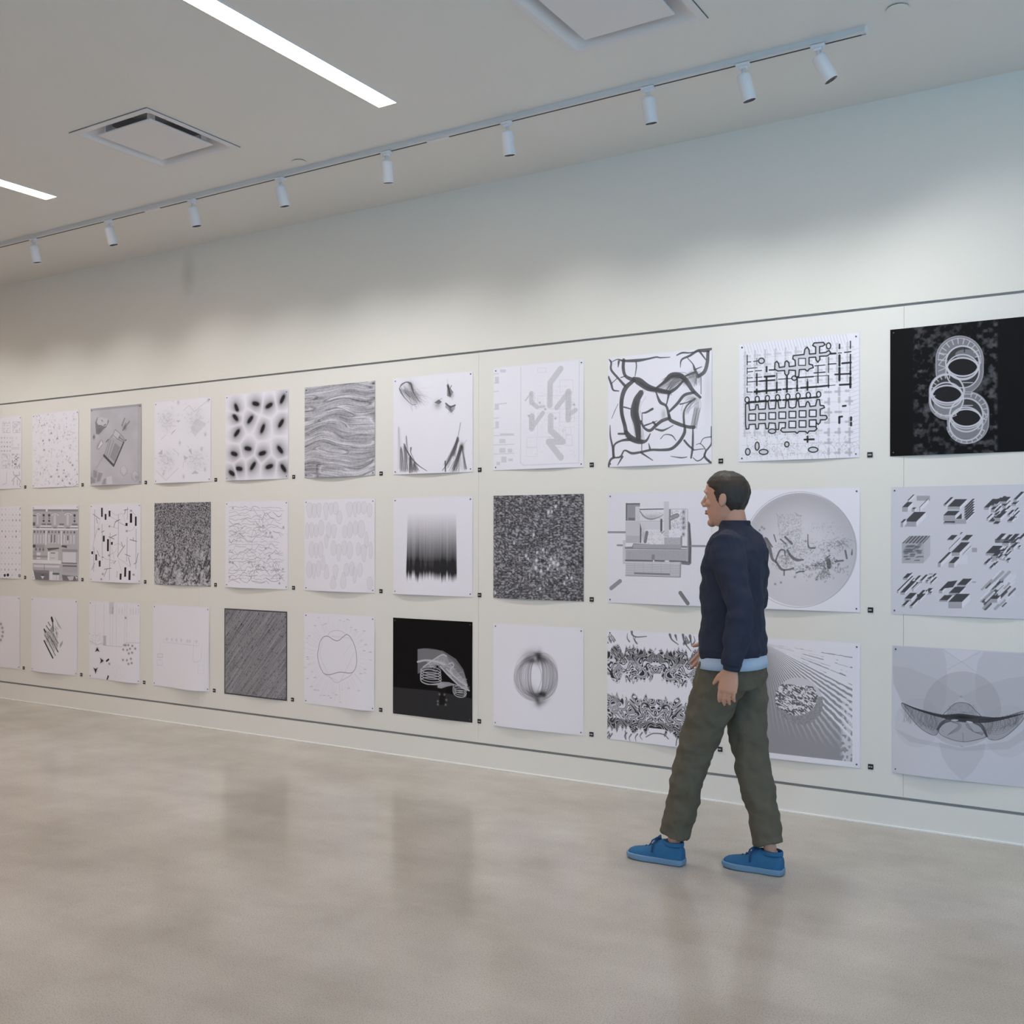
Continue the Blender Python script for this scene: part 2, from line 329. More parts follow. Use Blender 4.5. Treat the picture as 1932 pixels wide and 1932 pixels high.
class Art:
    def __init__(s, key, bg=0.0):
        s.a = np.full((N, N), bg, np.float32); s.rng = np.random.default_rng(100 + key[0] * 20 + key[1])
        q = QUAD[key]; A = []; B = []
        for (x, y), (u, v) in zip(q, ((0, 0), (N, 0), (N, N), (0, N))):
            A += [[x, y, 1, 0, 0, 0, -u * x, -u * y], [0, 0, 0, x, y, 1, -v * x, -v * y]]; B += [u, v]
        h = np.linalg.solve(np.array(A, float), np.array(B, float)); s.H = np.append(h, 1).reshape(3, 3)
        s.q = q; s.sx = N / (q[1][0] - q[0][0]); s.sy = N / (q[3][1] - q[0][1])
        s.unit = False

    def T(s, pts):
        p = np.asarray(pts, float).reshape(-1, 2)
        if s.unit: return p * N
        w = p @ s.H[:, :2].T + s.H[:, 2]
        return w[:, :2] / w[:, 2:]

    def put(s, sl, cov, v, a):
        t = s.a[sl]; s.a[sl] = t + (v - t) * np.clip(cov, 0, 1) * a

    def line(s, pts, w=1.5, v=1.0, a=1.0, closed=False):
        w = np.asarray(w, float) * 1.28
        p = s.T(pts)
        if closed: p = np.vstack([p, p[:1]])
        ws = np.broadcast_to(np.asarray(w, float), (len(p),)) if np.ndim(w) == 0 else np.interp(np.linspace(0, 1, len(p)), np.linspace(0, 1, len(w)), w)
        m = ws.max() / 2 + 1.5
        x0 = max(0, int(p[:, 0].min() - m)); x1 = min(N, int(p[:, 0].max() + m) + 1); y0 = max(0, int(p[:, 1].min() - m)); y1 = min(N, int(p[:, 1].max() + m) + 1)
        if x1 <= x0 or y1 <= y0: return
        cov = np.zeros((y1 - y0, x1 - x0), np.float32)
        for i in range(len(p) - 1):
            ax, ay = p[i]; bx, by = p[i + 1]; r = (ws[i] + ws[i + 1]) / 4; mm = r + 1.5
            xa = max(x0, int(min(ax, bx) - mm)); xb = min(x1, int(max(ax, bx) + mm) + 1); ya = max(y0, int(min(ay, by) - mm)); yb = min(y1, int(max(ay, by) + mm) + 1)
            if xb <= xa or yb <= ya: continue
            X = XX[ya:yb, xa:xb] + .5; Y = YY[ya:yb, xa:xb] + .5
            dx, dy = bx - ax, by - ay; L = dx * dx + dy * dy + 1e-9
            t = np.clip(((X - ax) * dx + (Y - ay) * dy) / L, 0, 1)
            d = np.hypot(X - ax - t * dx, Y - ay - t * dy)
            c = np.clip(r + .5 - d, 0, min(1, 2 * r + .2))
            sub = cov[ya - y0:yb - y0, xa - x0:xb - x0]; np.maximum(sub, c, out=sub)
        s.put((slice(y0, y1), slice(x0, x1)), cov, v, a)

    def curve(s, pts, w=1.5, v=1.0, a=1.0, closed=False, n=6):
        p = np.asarray(pts, float)
        P = np.vstack([p[-1], p, p[0], p[1]]) if closed else np.vstack([2 * p[0] - p[1], p, 2 * p[-1] - p[-2]])
        out = []
        for i in range(1, len(P) - 2):
            for t in np.arange(n) / n:
                a0, b, c, d = P[i - 1], P[i], P[i + 1], P[i + 2]
                out.append(.5 * (2 * b + (c - a0) * t + (2 * a0 - 5 * b + 4 * c - d) * t * t + (3 * b - a0 - 3 * c + d) * t ** 3))
        out.append(P[-2]); s.line(out, w, v, a)

    def poly(s, pts, v=1.0, a=1.0):
        p = s.T(pts); x0, y0 = np.maximum(p.min(0).astype(int) - 1, 0); x1, y1 = np.minimum(p.max(0).astype(int) + 2, N)
        if x1 <= x0 or y1 <= y0: return
        cov = np.zeros((y1 - y0, x1 - x0), np.float32)
        for ox, oy in ((.25, .25), (.75, .25), (.25, .75), (.75, .75)):
            X = XX[y0:y1, x0:x1] + ox; Y = YY[y0:y1, x0:x1] + oy; ins = np.zeros(X.shape, bool)
            for i in range(len(p)):
                ax, ay = p[i]; bx, by = p[i - 1]
                if ay == by: continue
                ins ^= ((ay > Y) != (by > Y)) & (X < (bx - ax) * (Y - ay) / (by - ay) + ax)
            cov += ins * .25
        s.put((slice(y0, y1), slice(x0, x1)), cov, v, a)

    def rect(s, x0, y0, x1, y1, v=1.0, a=1.0): s.poly([(x0, y0), (x1, y0), (x1, y1), (x0, y1)], v, a)
    def box(s, x0, y0, x1, y1, w=1, v=1.0, a=1.0): s.line([(x0, y0), (x1, y0), (x1, y1), (x0, y1)], w, v, a, True)

    def ellpts(s, cx, cy, rx, ry, rot=0, a0=0, a1=360, n=40):
        t = np.radians(np.linspace(a0, a1, n)); x = rx * np.cos(t); y = ry * np.sin(t); r = np.radians(rot)
        return np.stack([cx + x * np.cos(r) - y * np.sin(r), cy + x * np.sin(r) + y * np.cos(r)], 1)

    def ell(s, cx, cy, rx, ry, rot=0, v=1.0, a=1.0): s.poly(s.ellpts(cx, cy, rx, ry, rot), v, a)
    def ring(s, cx, cy, rx, ry, w=1.5, v=1.0, a=1.0, rot=0, a0=0, a1=360, n=48): s.line(s.ellpts(cx, cy, rx, ry, rot, a0, a1, n), w, v, a)

    def blob(s, cx, cy, rx, ry, rot=0, v=1.0, a=1.0, pw=1.0):
        c = s.T([(cx, cy)])[0]; rx = rx * (s.sx if not s.unit else N); ry = ry * (s.sy if not s.unit else N); r = np.radians(rot); m = 2.6 * max(rx, ry) + 2
        x0 = max(0, int(c[0] - m)); x1 = min(N, int(c[0] + m)); y0 = max(0, int(c[1] - m)); y1 = min(N, int(c[1] + m))
        if x1 <= x0 or y1 <= y0: return
        X = XX[y0:y1, x0:x1] - c[0]; Y = YY[y0:y1, x0:x1] - c[1]
        x = X * np.cos(r) + Y * np.sin(r); y = -X * np.sin(r) + Y * np.cos(r)
        s.put((slice(y0, y1), slice(x0, x1)), np.exp(-((x / rx) ** 2 + (y / ry) ** 2) ** pw), v, a)

    def scatter(s, n, x0, y0, x1, y1, l=8, w=1.5, v=1.0, a=.5, ang=None):
        for _ in range(n):
            x, y = s.rng.uniform(x0, x1), s.rng.uniform(y0, y1); t = s.rng.uniform(0, 6.3) if ang is None else np.radians(ang + s.rng.normal() * 8)
            q = l * s.rng.uniform(.3, 1); s.line([(x, y), (x + q * np.cos(t), y + q * np.sin(t))], w * s.rng.uniform(.6, 1.3), v, a * s.rng.uniform(.4, 1))

    def smooth(s, k=1):
        for _ in range(k):
            b = np.pad(s.a, 1, mode='edge'); s.a = (b[1:-1, 1:-1] * 4 + b[:-2, 1:-1] * 2 + b[2:, 1:-1] * 2 + b[1:-1, :-2] * 2 + b[1:-1, 2:] * 2 + b[:-2, :-2] + b[2:, 2:] + b[:-2, 2:] + b[2:, :-2]) / 16


def a00():
    s = Art((0, 0)); g = s.rng
    def cells(x0, y0, x1, y1, nx, ny, v, a, pr=.5, w=1.3):
        for i in range(nx):
            for j in range(ny):
                if g.random() < pr:
                    xa = x0 + (x1 - x0) * i / nx; ya = y0 + (y1 - y0) * j / ny; dx = (x1 - x0) / nx; dy = (y1 - y0) / ny
                    if g.random() < .5: s.rect(xa, ya, xa + dx * .8, ya + dy * .8, v, a * g.uniform(.4, 1))
                    else: s.box(xa, ya, xa + dx * .8, ya + dy * .8, w, v, a * g.uniform(.5, 1))
    for X in (-390, -175, 40, 245):
        s.box(X + 25, 450 if X < 200 else 420, X + 170, 640, 1.6, 1, .35); cells(X + 20, 420, X + 170, 640, 6, 7, .8, .35, .3 + .3 * (X > 200))
        for i in range(4):
            for j in range(4):
                if X < 200: s.blob(X + i * 57, 745 + j * 88, 9, 11, 0, 1, g.uniform(.2, .9))
                elif g.random() < .6: s.box(X + i * 42, 730 + j * 70, X + i * 42 + 25, 765 + j * 70, 1.5, .9, .35)
        s.box(X + 10, 1080, X + 170, 1360, 1.2, .9, .35)
        cells(X + 5, 1070, X + 175, 1360, 7, 9, 1, .95 if X > 200 else .35, .45)
    for p in ([(280, 1430), (300, 1500), (400, 1500), (400, 1440)], [(250, 1620), (300, 1560), (330, 1520), (370, 1560), (420, 1620), (400, 1700)], [(290, 1610), (280, 1700)], [(360, 1600), (360, 1700)]): s.curve(p, 6, .8, .35)
    s.line([(145, 1440), (145, 1660), (60, 1700)], 3, .8, .3); s.line([(-60, 1440), (-60, 1700), (-200, 1700)], 3, .8, .3)
    return s


def a01():
    s = Art((0, 1)); g = s.rng
    for _ in range(330):
        x, y = g.uniform(690, 1600), g.uniform(230, 1710); t = g.uniform(0, 6.3); k = g.uniform(8, 34)
        s.curve([(x, y), (x + k * np.cos(t), y + k * np.sin(t)), (x + k * np.cos(t + 1), y + k * 1.6 * np.sin(t + 1))], 2, .8, g.uniform(.08, .3))
    for _ in range(60): s.blob(g.uniform(690, 1600), g.uniform(260, 1700), 9, 13, g.uniform(0, 180), 1, g.uniform(.2, .6))
    for x, y in ((1060, 640), (1180, 750), (1060, 1520), (1215, 1520), (1290, 1600), (1360, 1520), (1440, 1660), (890, 790), (1020, 780), (1180, 1385), (1490, 1290), (915, 980)): s.blob(x, y, 14, 16, 0, 1, .7)
    s.line([(1320, 480), (1320, 590)], 1.4, .8, .5); s.line([(1070, 1000), (1060, 1140)], 2.4, .7, .4); s.curve([(1320, 1700), (1400, 1735), (1500, 1725), (1560, 1690)], 2.5, .8, .5)
    return s


def a02():
    s = Art((0, 2), .27); g = s.rng
    s.a += (fbm(g, 4, 4, 3) - .5) * .16 + (U > .93) * .06 + (V < .03) * .15
    s.blob(800, 1480, 260, 160, 0, .2, .4); s.blob(240, 1620, 90, 160, 0, .5, .6)
    s.poly([(240, 540), (280, 440), (500, 470), (515, 520), (460, 640), (400, 690), (320, 780), (260, 770)], .62)
    s.poly([(270, 540), (290, 450), (370, 430), (500, 470), (480, 600), (430, 640), (310, 590)], .2)
    s.curve([(310, 600), (360, 600), (430, 630), (480, 590), (510, 500)], 4, .75, .9); s.line([(370, 490), (395, 520)], 4, .8); s.line([(420, 600), (455, 575)], 6, .7)
    s.blob(330, 700, 60, 60, 0, .75, .6); s.blob(215, 830, 22, 45, 0, .85, .9)
    s.poly([(270, 1070), (290, 980), (370, 870), (405, 930), (380, 1020), (320, 1090)], .45); s.poly([(300, 1060), (370, 900), (395, 960), (330, 1050)], .1)
    for p in ([(780, 600), (835, 460)], [(800, 690), (930, 520)], [(830, 660), (860, 560)]): s.line(p, 9, .65, .8)
    s.blob(835, 640, 40, 50, 20, .8, .6)
    s.poly([(530, 870), (650, 670), (830, 830), (860, 900), (640, 1400), (430, 1200)], .36)
    s.poly([(590, 790), (650, 680), (750, 750), (700, 860), (620, 850)], .22); s.poly([(660, 950), (750, 1030), (650, 1330), (560, 1240)], .52)
    for p in ([(650, 680), (600, 790), (530, 870), (440, 1190)], [(650, 680), (760, 770), (840, 880)], [(600, 790), (700, 870), (800, 920)], [(560, 880), (480, 1210)], [(620, 900), (520, 1240)], [(750, 800), (720, 870)], [(650, 960), (560, 1230)]): s.line(p, 3, .7, .9)
    s.line([(430, 1200), (630, 1400)], 13, .85); s.line([(635, 1400), (820, 930)], [13, 13, 5], .85); s.line([(720, 830), (830, 900)], 3, .8)
    s.line([(470, 930), (510, 880)], 7, .7); s.line([(850, 900), (870, 880)], 6, .8)
    for x, y in ((830, 1490), (1050, 1600)): s.line([(x - 60, y - 50), (x - 5, y - 110), (x + 60, y - 40), (x + 70, y + 50), (x, y + 115), (x - 70, y + 40)], 3, .5, .8, True); s.poly([(x - 60, y - 50), (x - 5, y - 110), (x + 60, y - 40), (x, y + 90)], .18, .7)
    s.blob(1070, 1620, 30, 40, 0, .6, .6)
    for p in ([(210, 1490), (300, 1520), (300, 1640), (220, 1650)], [(330, 1540), (420, 1560), (370, 1720), (300, 1730)], [(440, 1680), (490, 1650), (490, 1780), (410, 1780)], [(150, 1620), (260, 1700), (250, 1790), (150, 1790)]): s.poly(p, .55, .8)
    s.poly([(500, 1640), (600, 1600), (620, 1770), (520, 1770)], .18); s.poly([(150, 1760), (400, 1760), (380, 1830), (150, 1820)], .2)
    s.line([(410, 1240), (280, 1450)], 9, .45, .6); s.smooth(1)
    return s


def a03():
    s = Art((0, 3)); g = s.rng
    for cx, cy, rx, ry in ((320, 560, 200, 280), (870, 560, 230, 300), (340, 1330, 220, 280), (880, 1330, 230, 260)):
        s.blob(cx, cy, rx * .8, ry * .75, 0, .3, .22)
        for _ in range(110):
            x = cx + g.normal() * rx * .42; y = cy + g.normal() * ry * .42; t = g.uniform(0, 6.3); k = g.uniform(10, 60)
            s.line([(x, y), (x + k * np.cos(t), y + k * np.sin(t))], g.uniform(1.5, 5), .6, g.uniform(.06, .25))
    for p in ([(150, 1200), (240, 1120), (240, 1220)], [(650, 1230), (740, 1280), (670, 1330)], [(740, 1130), (790, 1100), (810, 1230)], [(430, 780), (510, 720), (400, 850)], [(500, 560), (590, 550), (540, 600)], [(800, 1590), (870, 1520), (940, 1580)]): s.poly(p, .6, .5)
    for p in ([(450, 1110), (560, 1210), (540, 1250)], [(110, 1520), (330, 1720), (560, 1480)], [(650, 1360), (645, 1470)], [(210, 920), (310, 840)], [(640, 370), (750, 270), (850, 400), (960, 300), (1110, 180)]): s.line(p, 3, .6, .35)
    for x, y in ((540, 210), (575, 990), (270, 1590), (660, 1640), (1055, 830), (985, 1110), (1050, 1500), (1110, 180)): s.blob(x, y, 20, 35, 0, .7, .4)
    s.poly([(770, 700), (900, 520), (1080, 640), (950, 760), (860, 880)], .4, .3); return s


def a04():
    s = Art((0, 4)); B = [(310, 500, 62), (660, 425, 12), (900, 460, -20), (1140, 345, -55), (290, 670, 42), (560, 710, -42), (1115, 780, -48), (320, 950, -42), (785, 875, -62), (275, 1330, 15), (525, 1235, 10), (785, 1320, -10), (1100, 1255, 45), (235, 1680, 25), (370, 1600, 8), (620, 1550, -48), (910, 1560, -12), (1160, 1590, 48)]
    c = s.T([(b[0], b[1]) for b in B]); d = np.stack([np.hypot(XX - x, YY - y) for x, y in c]); o = np.sort(d, 0); e = np.clip((o[1] - o[0]) / 26, 0, 1); near = d.argmin(0)
    for i, (x, y, r) in enumerate(B):
        t = np.radians(r); X = XX - c[i][0]; Y = YY - c[i][1]
        a = X * np.cos(t) + Y * np.sin(t); b = -X * np.sin(t) + Y * np.cos(t)
        k = np.exp(-(np.abs(a) / 30) ** 3.0 - (b / 12) ** 2) * .98 + np.exp(-(a / 52) ** 2 - (b / 42) ** 2) * .48
        s.a = np.where(near == i, np.maximum(s.a, np.clip(k, 0, .97) * (.25 + .75 * e)), s.a)
    s.smooth(2); return s


def a05():
    s = Art((0, 5)); g = s.rng
    w = .04 * np.sin(U * 5.6 - 1.2 + V * 2.2) * np.clip(V * 2, .2, 1) + .03 * (fbm(g, 2.0, 2.0, 2) - .5) * 2 + .012 * np.sin(U * 11 + V * 9)
    y = V + w
    a = .62 + (fbm(g, 2.4, 26, 4, U, y) - .5) * .8 + (vnoise(g, 5, 130, U, y) - .5) * .5 + (vnoise(g, 60, 90, U, y) - .5) * .2
    ph = vnoise(g, 2.5, 18, U, y); a += np.exp(-((ph - .5) / .035) ** 2) * .3 - np.exp(-((ph - .62) / .04) ** 2) * .28
    a += (vnoise(g, 170, 170) - .5) * .14
    s.a = np.clip(a * .74 - .05, .10, .8).astype(np.float32); return s


def a06():
    s = Art((0, 6)); g = s.rng
    def fan(x, y, x2, y2, sp, n, a=.12, w=1.5, v=.9):
        for _ in range(n):
            dx, dy = g.normal(size=2) * sp; ex, ey = g.normal(size=2) * sp * .5
            s.line([(x + ex, y + ey), (x2 + dx, y2 + dy)], w, v, a * g.uniform(.5, 1.5))
    fan(250, 380, 520, 600, 60, 90, .13); fan(390, 290, 500, 620, 60, 60, .14); fan(330, 450, 600, 500, 70, 40, .07)
    s.blob(370, 430, 110, 150, -20, .5, .35)
    s.curve([(210, 370), (250, 310), (330, 270), (400, 300), (430, 390), (470, 480), (550, 600)], [2, 7, 4, 10, 8, 3, 1.5], .85, .85); s.curve([(210, 375), (240, 440), (310, 540), (420, 640), (490, 640)], [5, 8, 4, 2, 2], .85, .75); s.line([(310, 440), (390, 520)], 5, .8, .7)
    s.blob(270, 370, 18, 28, 0, 0, .9)
    s.poly([(1005, 310), (1030, 300), (1060, 390), (1110, 450), (1050, 520), (1005, 500)], .62, .8); fan(1020, 330, 1060, 510, 18, 40, .3); s.curve([(1080, 330), (1060, 380), (1100, 440)], 3.5, .9, .8); s.line([(1010, 230), (1020, 320)], 1.5, .6, .5); s.blob(1095, 490, 22, 35, 0, .5, .5)
    s.poly([(795, 610), (870, 560), (920, 600), (870, 640)], .9, .85); s.blob(850, 640, 50, 60, 0, .6, .6); s.line([(850, 600), (920, 540)], 2, .8, .7)
    s.poly([(975, 690), (990, 620), (1060, 665), (1140, 650), (1135, 720), (1080, 780)], .55, .75); s.curve([(985, 625), (1060, 680), (1140, 655)], 7, .85, .8); fan(1050, 680, 1070, 770, 25, 30, .2)
    for x, y0, y1, sp, n, a in ((200, 1000, 1720, 25, 16, .09), (240, 1330, 1760, 22, 34, .28), (300, 1290, 1765, 30, 40, .26), (330, 1150, 1600, 18, 20, .18), (400, 1480, 1770, 22, 40, .38), (470, 1580, 1765, 30, 50, .32)):
        for _ in range(n):
            q = g.normal() * sp; s.line([(x + q * .3, y0 + g.uniform(0, 60)), (x + q + 30, y1 + g.uniform(-60, 5))], 2, .85, a * g.uniform(.5, 1.3))
    s.curve([(290, 1290), (350, 1420), (450, 1560), (560, 1660), (690, 1740)], [4, 7, 7, 4, 2], .85, .85); s.curve([(410, 1360), (410, 1440), (470, 1560)], [9, 4, 2], .8, .8); s.line([(395, 1500), (395, 1765)], 6, .9, .8)
    for x0, y0, x1, y1, sp, n, a in ((1230, 940, 1150, 1400, 12, 12, .12), (1190, 1190, 1120, 1480, 22, 45, .3), (1190, 1230, 1000, 1640, 25, 50, .24), (1250, 1330, 1120, 1720, 35, 70, .28), (1260, 1340, 1320, 1700, 16, 24, .26), (1210, 1380, 1200, 1720, 40, 30, .12)):
        fan(x0, y0, x1, y1, sp, n, a)
    s.curve([(1190, 1190), (1150, 1360), (1070, 1520), (990, 1660), (940, 1730)], [5, 9, 8, 4, 3], .8, .8); s.blob(1250, 1335, 28, 50, 0, .95, .95); s.line([(1260, 1350), (1130, 1720)], [7, 3, 5], .85, .7); s.line([(1265, 1400), (1330, 1700)], [2, 6], .75, .7); s.line([(985, 1580), (990, 1740)], 7, .9, .8); s.line([(1260, 1330), (1330, 1230)], 1.5, .6, .6)
    return s


def a07():
    s = Art((0, 7)); g = s.rng
    for p in ([(190, 290, 280, 335)], [(110, 400, 170, 500)], [(110, 810, 170, 900)], [(120, 1080, 170, 1180)], [(180, 1350, 275, 1415)], [(180, 1490, 275, 1560)], [(310, 1500, 380, 1560)], [(210, 1620, 290, 1710)], [(320, 1650, 390, 1690)], [(135, 1700, 190, 1750)], [(190, 1265, 400, 1295)]): s.rect(*p[0], .2, .9)
    for y in (360, 500, 628, 900, 1035, 1185, 1300, 1440, 1580): s.line([(95, y), (410 if y > 1250 else 170, y - 8)], 3, .3, .6)
    s.line([(180, 815), (290, 805)], 4, .3, .7)
    s.line([(510, 260), (510, 1720)], 4, .25, .5); s.line([(510, 1720), (560, 1755), (1400, 1725), (1405, 170)], 4, .22, .5)
    for p, w in (([(1120, 290), (960, 500), (955, 840)], 24), ([(670, 660), (670, 790), (760, 870), (870, 860)], [18, 20, 14, 6]), ([(680, 1010), (680, 1190), (850, 960)], [26, 24, 12]), ([(1240, 640), (1240, 1060)], 24), ([(1230, 660), (1060, 880)], 20), ([(970, 1010), (970, 1230), (1160, 1400), (940, 1400), (1130, 1640)], 24), ([(1290, 960), (1350, 920)], 18), ([(580, 770), (660, 660)], 6)): s.line(p, w, .26, .85)
    for x0, y0, x1, y1, n in ((640, 650, 730, 850, 70), (640, 1000, 720, 1200, 80), (1200, 640, 1300, 1060, 160), (930, 1150, 1190, 1420, 90), (920, 560, 1000, 850, 50)): s.scatter(n, x0, y0, x1, y1, 10, 1.8, .6, .4)
    for b in ((770, 275, 900, 340), (1110, 460, 1310, 640), (610, 1330, 760, 1480), (1200, 1180, 1280, 1290), (1200, 1300, 1300, 1460), (770, 700, 1190, 900), (770, 960, 1100, 1330), (600, 1490, 770, 1620), (1110, 800, 1330, 1100)): s.box(*b, 1.4, .4, .35)
    s.scatter(160, 560, 540, 1350, 1650, 60, 1.3, .45, .25, 0); s.scatter(100, 560, 540, 1350, 1650, 50, 1.3, .45, .2, 90)
    for x, y in ((885, 900), (1042, 1042), (1325, 835), (800, 800), (630, 1000)): s.blob(x, y, 14, 14, 0, .8, .6)
    return s


def a08():
    s = Art((0, 8)); g = s.rng; V_ = .88
    def hair(p, w, n, sp, a=.35):
        p = np.array(p, float)
        for _ in range(n):
            o = g.normal(size=2) * sp; k = g.integers(0, max(1, len(p) - 2)); s.curve(p[k:] + o + g.normal(size=p[k:].shape) * sp * .3, g.uniform(1, 3), V_, a * g.uniform(.4, 1))
    main = [([(160, 290), (190, 340), (190, 440), (290, 560), (390, 670)], [4, 8, 9, 9, 11]), ([(370, 300), (365, 420), (400, 530), (520, 590)], [14, 14, 12, 16]), ([(190, 330), (280, 290), (370, 310), (560, 305), (700, 285), (840, 255), (900, 262), (1040, 255)], [3, 4, 9, 13, 8, 6, 5, 3]),
            ([(520, 570), (600, 610), (720, 690), (830, 720), (950, 745), (1040, 760)], [16, 30, 26, 18, 17, 12]), ([(520, 590), (400, 700), (345, 860), (345, 1060), (390, 1240), (410, 1350)], [14, 20, 18, 16, 16, 18]), ([(620, 770), (560, 880), (530, 1050), (570, 1220), (590, 1430)], [22, 30, 36, 30, 20]),
            ([(830, 710), (950, 620), (1060, 520), (1190, 520), (1290, 610), (1370, 730), (1480, 830)], [8, 12, 22, 20, 18, 15, 10]), ([(1040, 760), (1130, 700), (1230, 600)], [14, 12, 8]), ([(840, 760), (900, 900), (990, 960), (1030, 1100)], [5, 12, 9, 12]), ([(1030, 760), (1010, 860), (985, 960)], [12, 6, 5]),
            ([(1040, 1030), (1150, 920), (1250, 800), (1390, 760)], [9, 12, 12, 10]), ([(1030, 1100), (1050, 1160), (1180, 1220), (1300, 1255), (1390, 1260)], [12, 14, 14, 12, 14]), ([(1040, 1130), (930, 1170), (840, 1240), (760, 1310), (680, 1280), (620, 1180)], [12, 14, 13, 12, 9, 10]), ([(680, 1240), (790, 1200), (860, 1170)], [7, 5, 2]),
            ([(800, 1190), (840, 1230)], 8), ([(840, 1290), (930, 1310), (1010, 1280), (1090, 1235)], [7, 9, 5, 3]), ([(640, 1060), (700, 1050), (790, 1000)], [4, 8, 10]), ([(640, 1070), (640, 1180)], [3, 4]), ([(410, 1340), (480, 1420), (600, 1470), (700, 1460), (760, 1360)], [18, 24, 20, 10, 4]), ([(300, 1360), (390, 1360)], [8, 9]),
            ([(470, 1440), (340, 1460), (240, 1520), (225, 1640), (230, 1700)], [13, 8, 8, 10, 9]), ([(175, 1240), (180, 1400), (215, 1560), (230, 1700)], [3, 7, 9, 12]), ([(230, 1700), (180, 1740), (150, 1840)], [9, 9, 10]), ([(230, 1705), (330, 1690), (390, 1600), (500, 1640), (640, 1620), (780, 1590), (930, 1590), (1070, 1570), (1180, 1470), (1250, 1350), (1260, 1270)], [6, 8, 6, 10, 9, 9, 10, 12, 13, 13, 10]),
            ([(1250, 1450), (1310, 1520), (1380, 1580)], [8, 8, 7]), ([(1375, 1270), (1375, 1400), (1370, 1560), (1350, 1700)], [5, 8, 9, 7]), ([(1380, 1700), (1440, 1745), (1520, 1700), (1560, 1600), (1490, 1500), (1420, 1510)], [3, 4, 5, 4, 3, 2]), ([(1640, 1250), (1640, 1380), (1640, 1500), (1560, 1610), (1550, 1690), (1650, 1785)], [3, 4, 6, 7, 9, 9]), ([(1640, 1395), (1530, 1420), (1480, 1500)], [4, 3, 3]),
            ([(1640, 120), (1560, 150), (1440, 160), (1330, 230), (1210, 290), (1190, 400)], [14, 16, 10, 9, 7, 2]), ([(1590, 170), (1580, 330), (1540, 460), (1450, 530)], [12, 14, 15, 14]), ([(1470, 170), (1560, 290)], [8, 4]), ([(1140, 225), (1220, 190), (1330, 190), (1470, 160)], [5, 7, 5, 5]), ([(1290, 260), (1370, 350), (1400, 430), (1450, 520)], [3, 4, 10, 8]), ([(1400, 430), (1500, 390)], [5, 3]),
            ([(1270, 520), (1400, 470)], [6, 10]), ([(1490, 540), (1490, 780)], [3, 3]), ([(150, 540), (190, 640), (220, 730), (300, 745)], [7, 10, 7, 4]), ([(190, 640), (280, 560)], [4, 3]), ([(550, 320), (555, 400), (535, 530)], [5, 5, 3]), ([(300, 320), (290, 400)], [10, 3]), ([(330, 550), (400, 530)], [4, 4]), ([(375, 975), (470, 1000)], [6, 5]),
            ([(1250, 1250), (1240, 1080), (1260, 1000), (1310, 930), (1400, 850)], [9, 8, 4, 5, 9]), ([(1190, 930), (1270, 910), (1350, 880)], [6, 4, 5]), ([(740, 1500), (760, 1580)], [3, 8]), ([(630, 1630), (800, 1740)], [8, 3]), ([(910, 1430), (970, 1370), (1070, 1380), (1130, 1450)], [3, 3, 5, 3]), ([(1380, 1590), (1530, 1570)], [4, 3]), ([(360, 1690), (290, 1810)], [9, 3]), ([(1060, 1680), (1200, 1700), (1290, 1690)], [2, 5, 3]), ([(290, 930), (240, 1040), (200, 1140)], [2, 3, 2]), ([(640, 1480), (640, 1600)], [4, 3])]
    for p, w in main: s.curve(p, np.array(w, float) * .92 if np.ndim(w) else w, V_, .9)
    hair([(520, 570), (620, 620), (740, 700), (900, 740), (1040, 760)], 2, 40, 16); hair([(640, 760), (560, 900), (540, 1050), (580, 1250), (600, 1440)], 2, 70, 26); hair([(850, 700), (960, 620), (1080, 540), (1200, 540), (1290, 620)], 2, 50, 22)
    hair([(1010, 740), (1080, 640), (1190, 590)], 2, 40, 26, .3); hair([(1440, 840), (1440, 1000), (1410, 1150), (1390, 1260)], 2, 40, 22, .3); hair([(420, 1380), (500, 1440), (640, 1470)], 2, 30, 16); hair([(1300, 550), (1420, 500), (1420, 640)], 2, 30, 25, .3); hair([(1390, 860), (1300, 960), (1260, 1040)], 2, 25, 30, .25); hair([(345, 860), (345, 1060), (390, 1240)], 2, 20, 10)
    s.blob(1370, 560, 60, 90, 25, .6, .5); s.blob(1330, 830, 70, 40, 0, .5, .4); s.blob(1050, 640, 110, 60, -30, .8, .45); s.blob(950, 1080, 30, 60, 0, .5, .5); s.blob(1590, 700, 60, 300, 0, .25, .3)
    return s


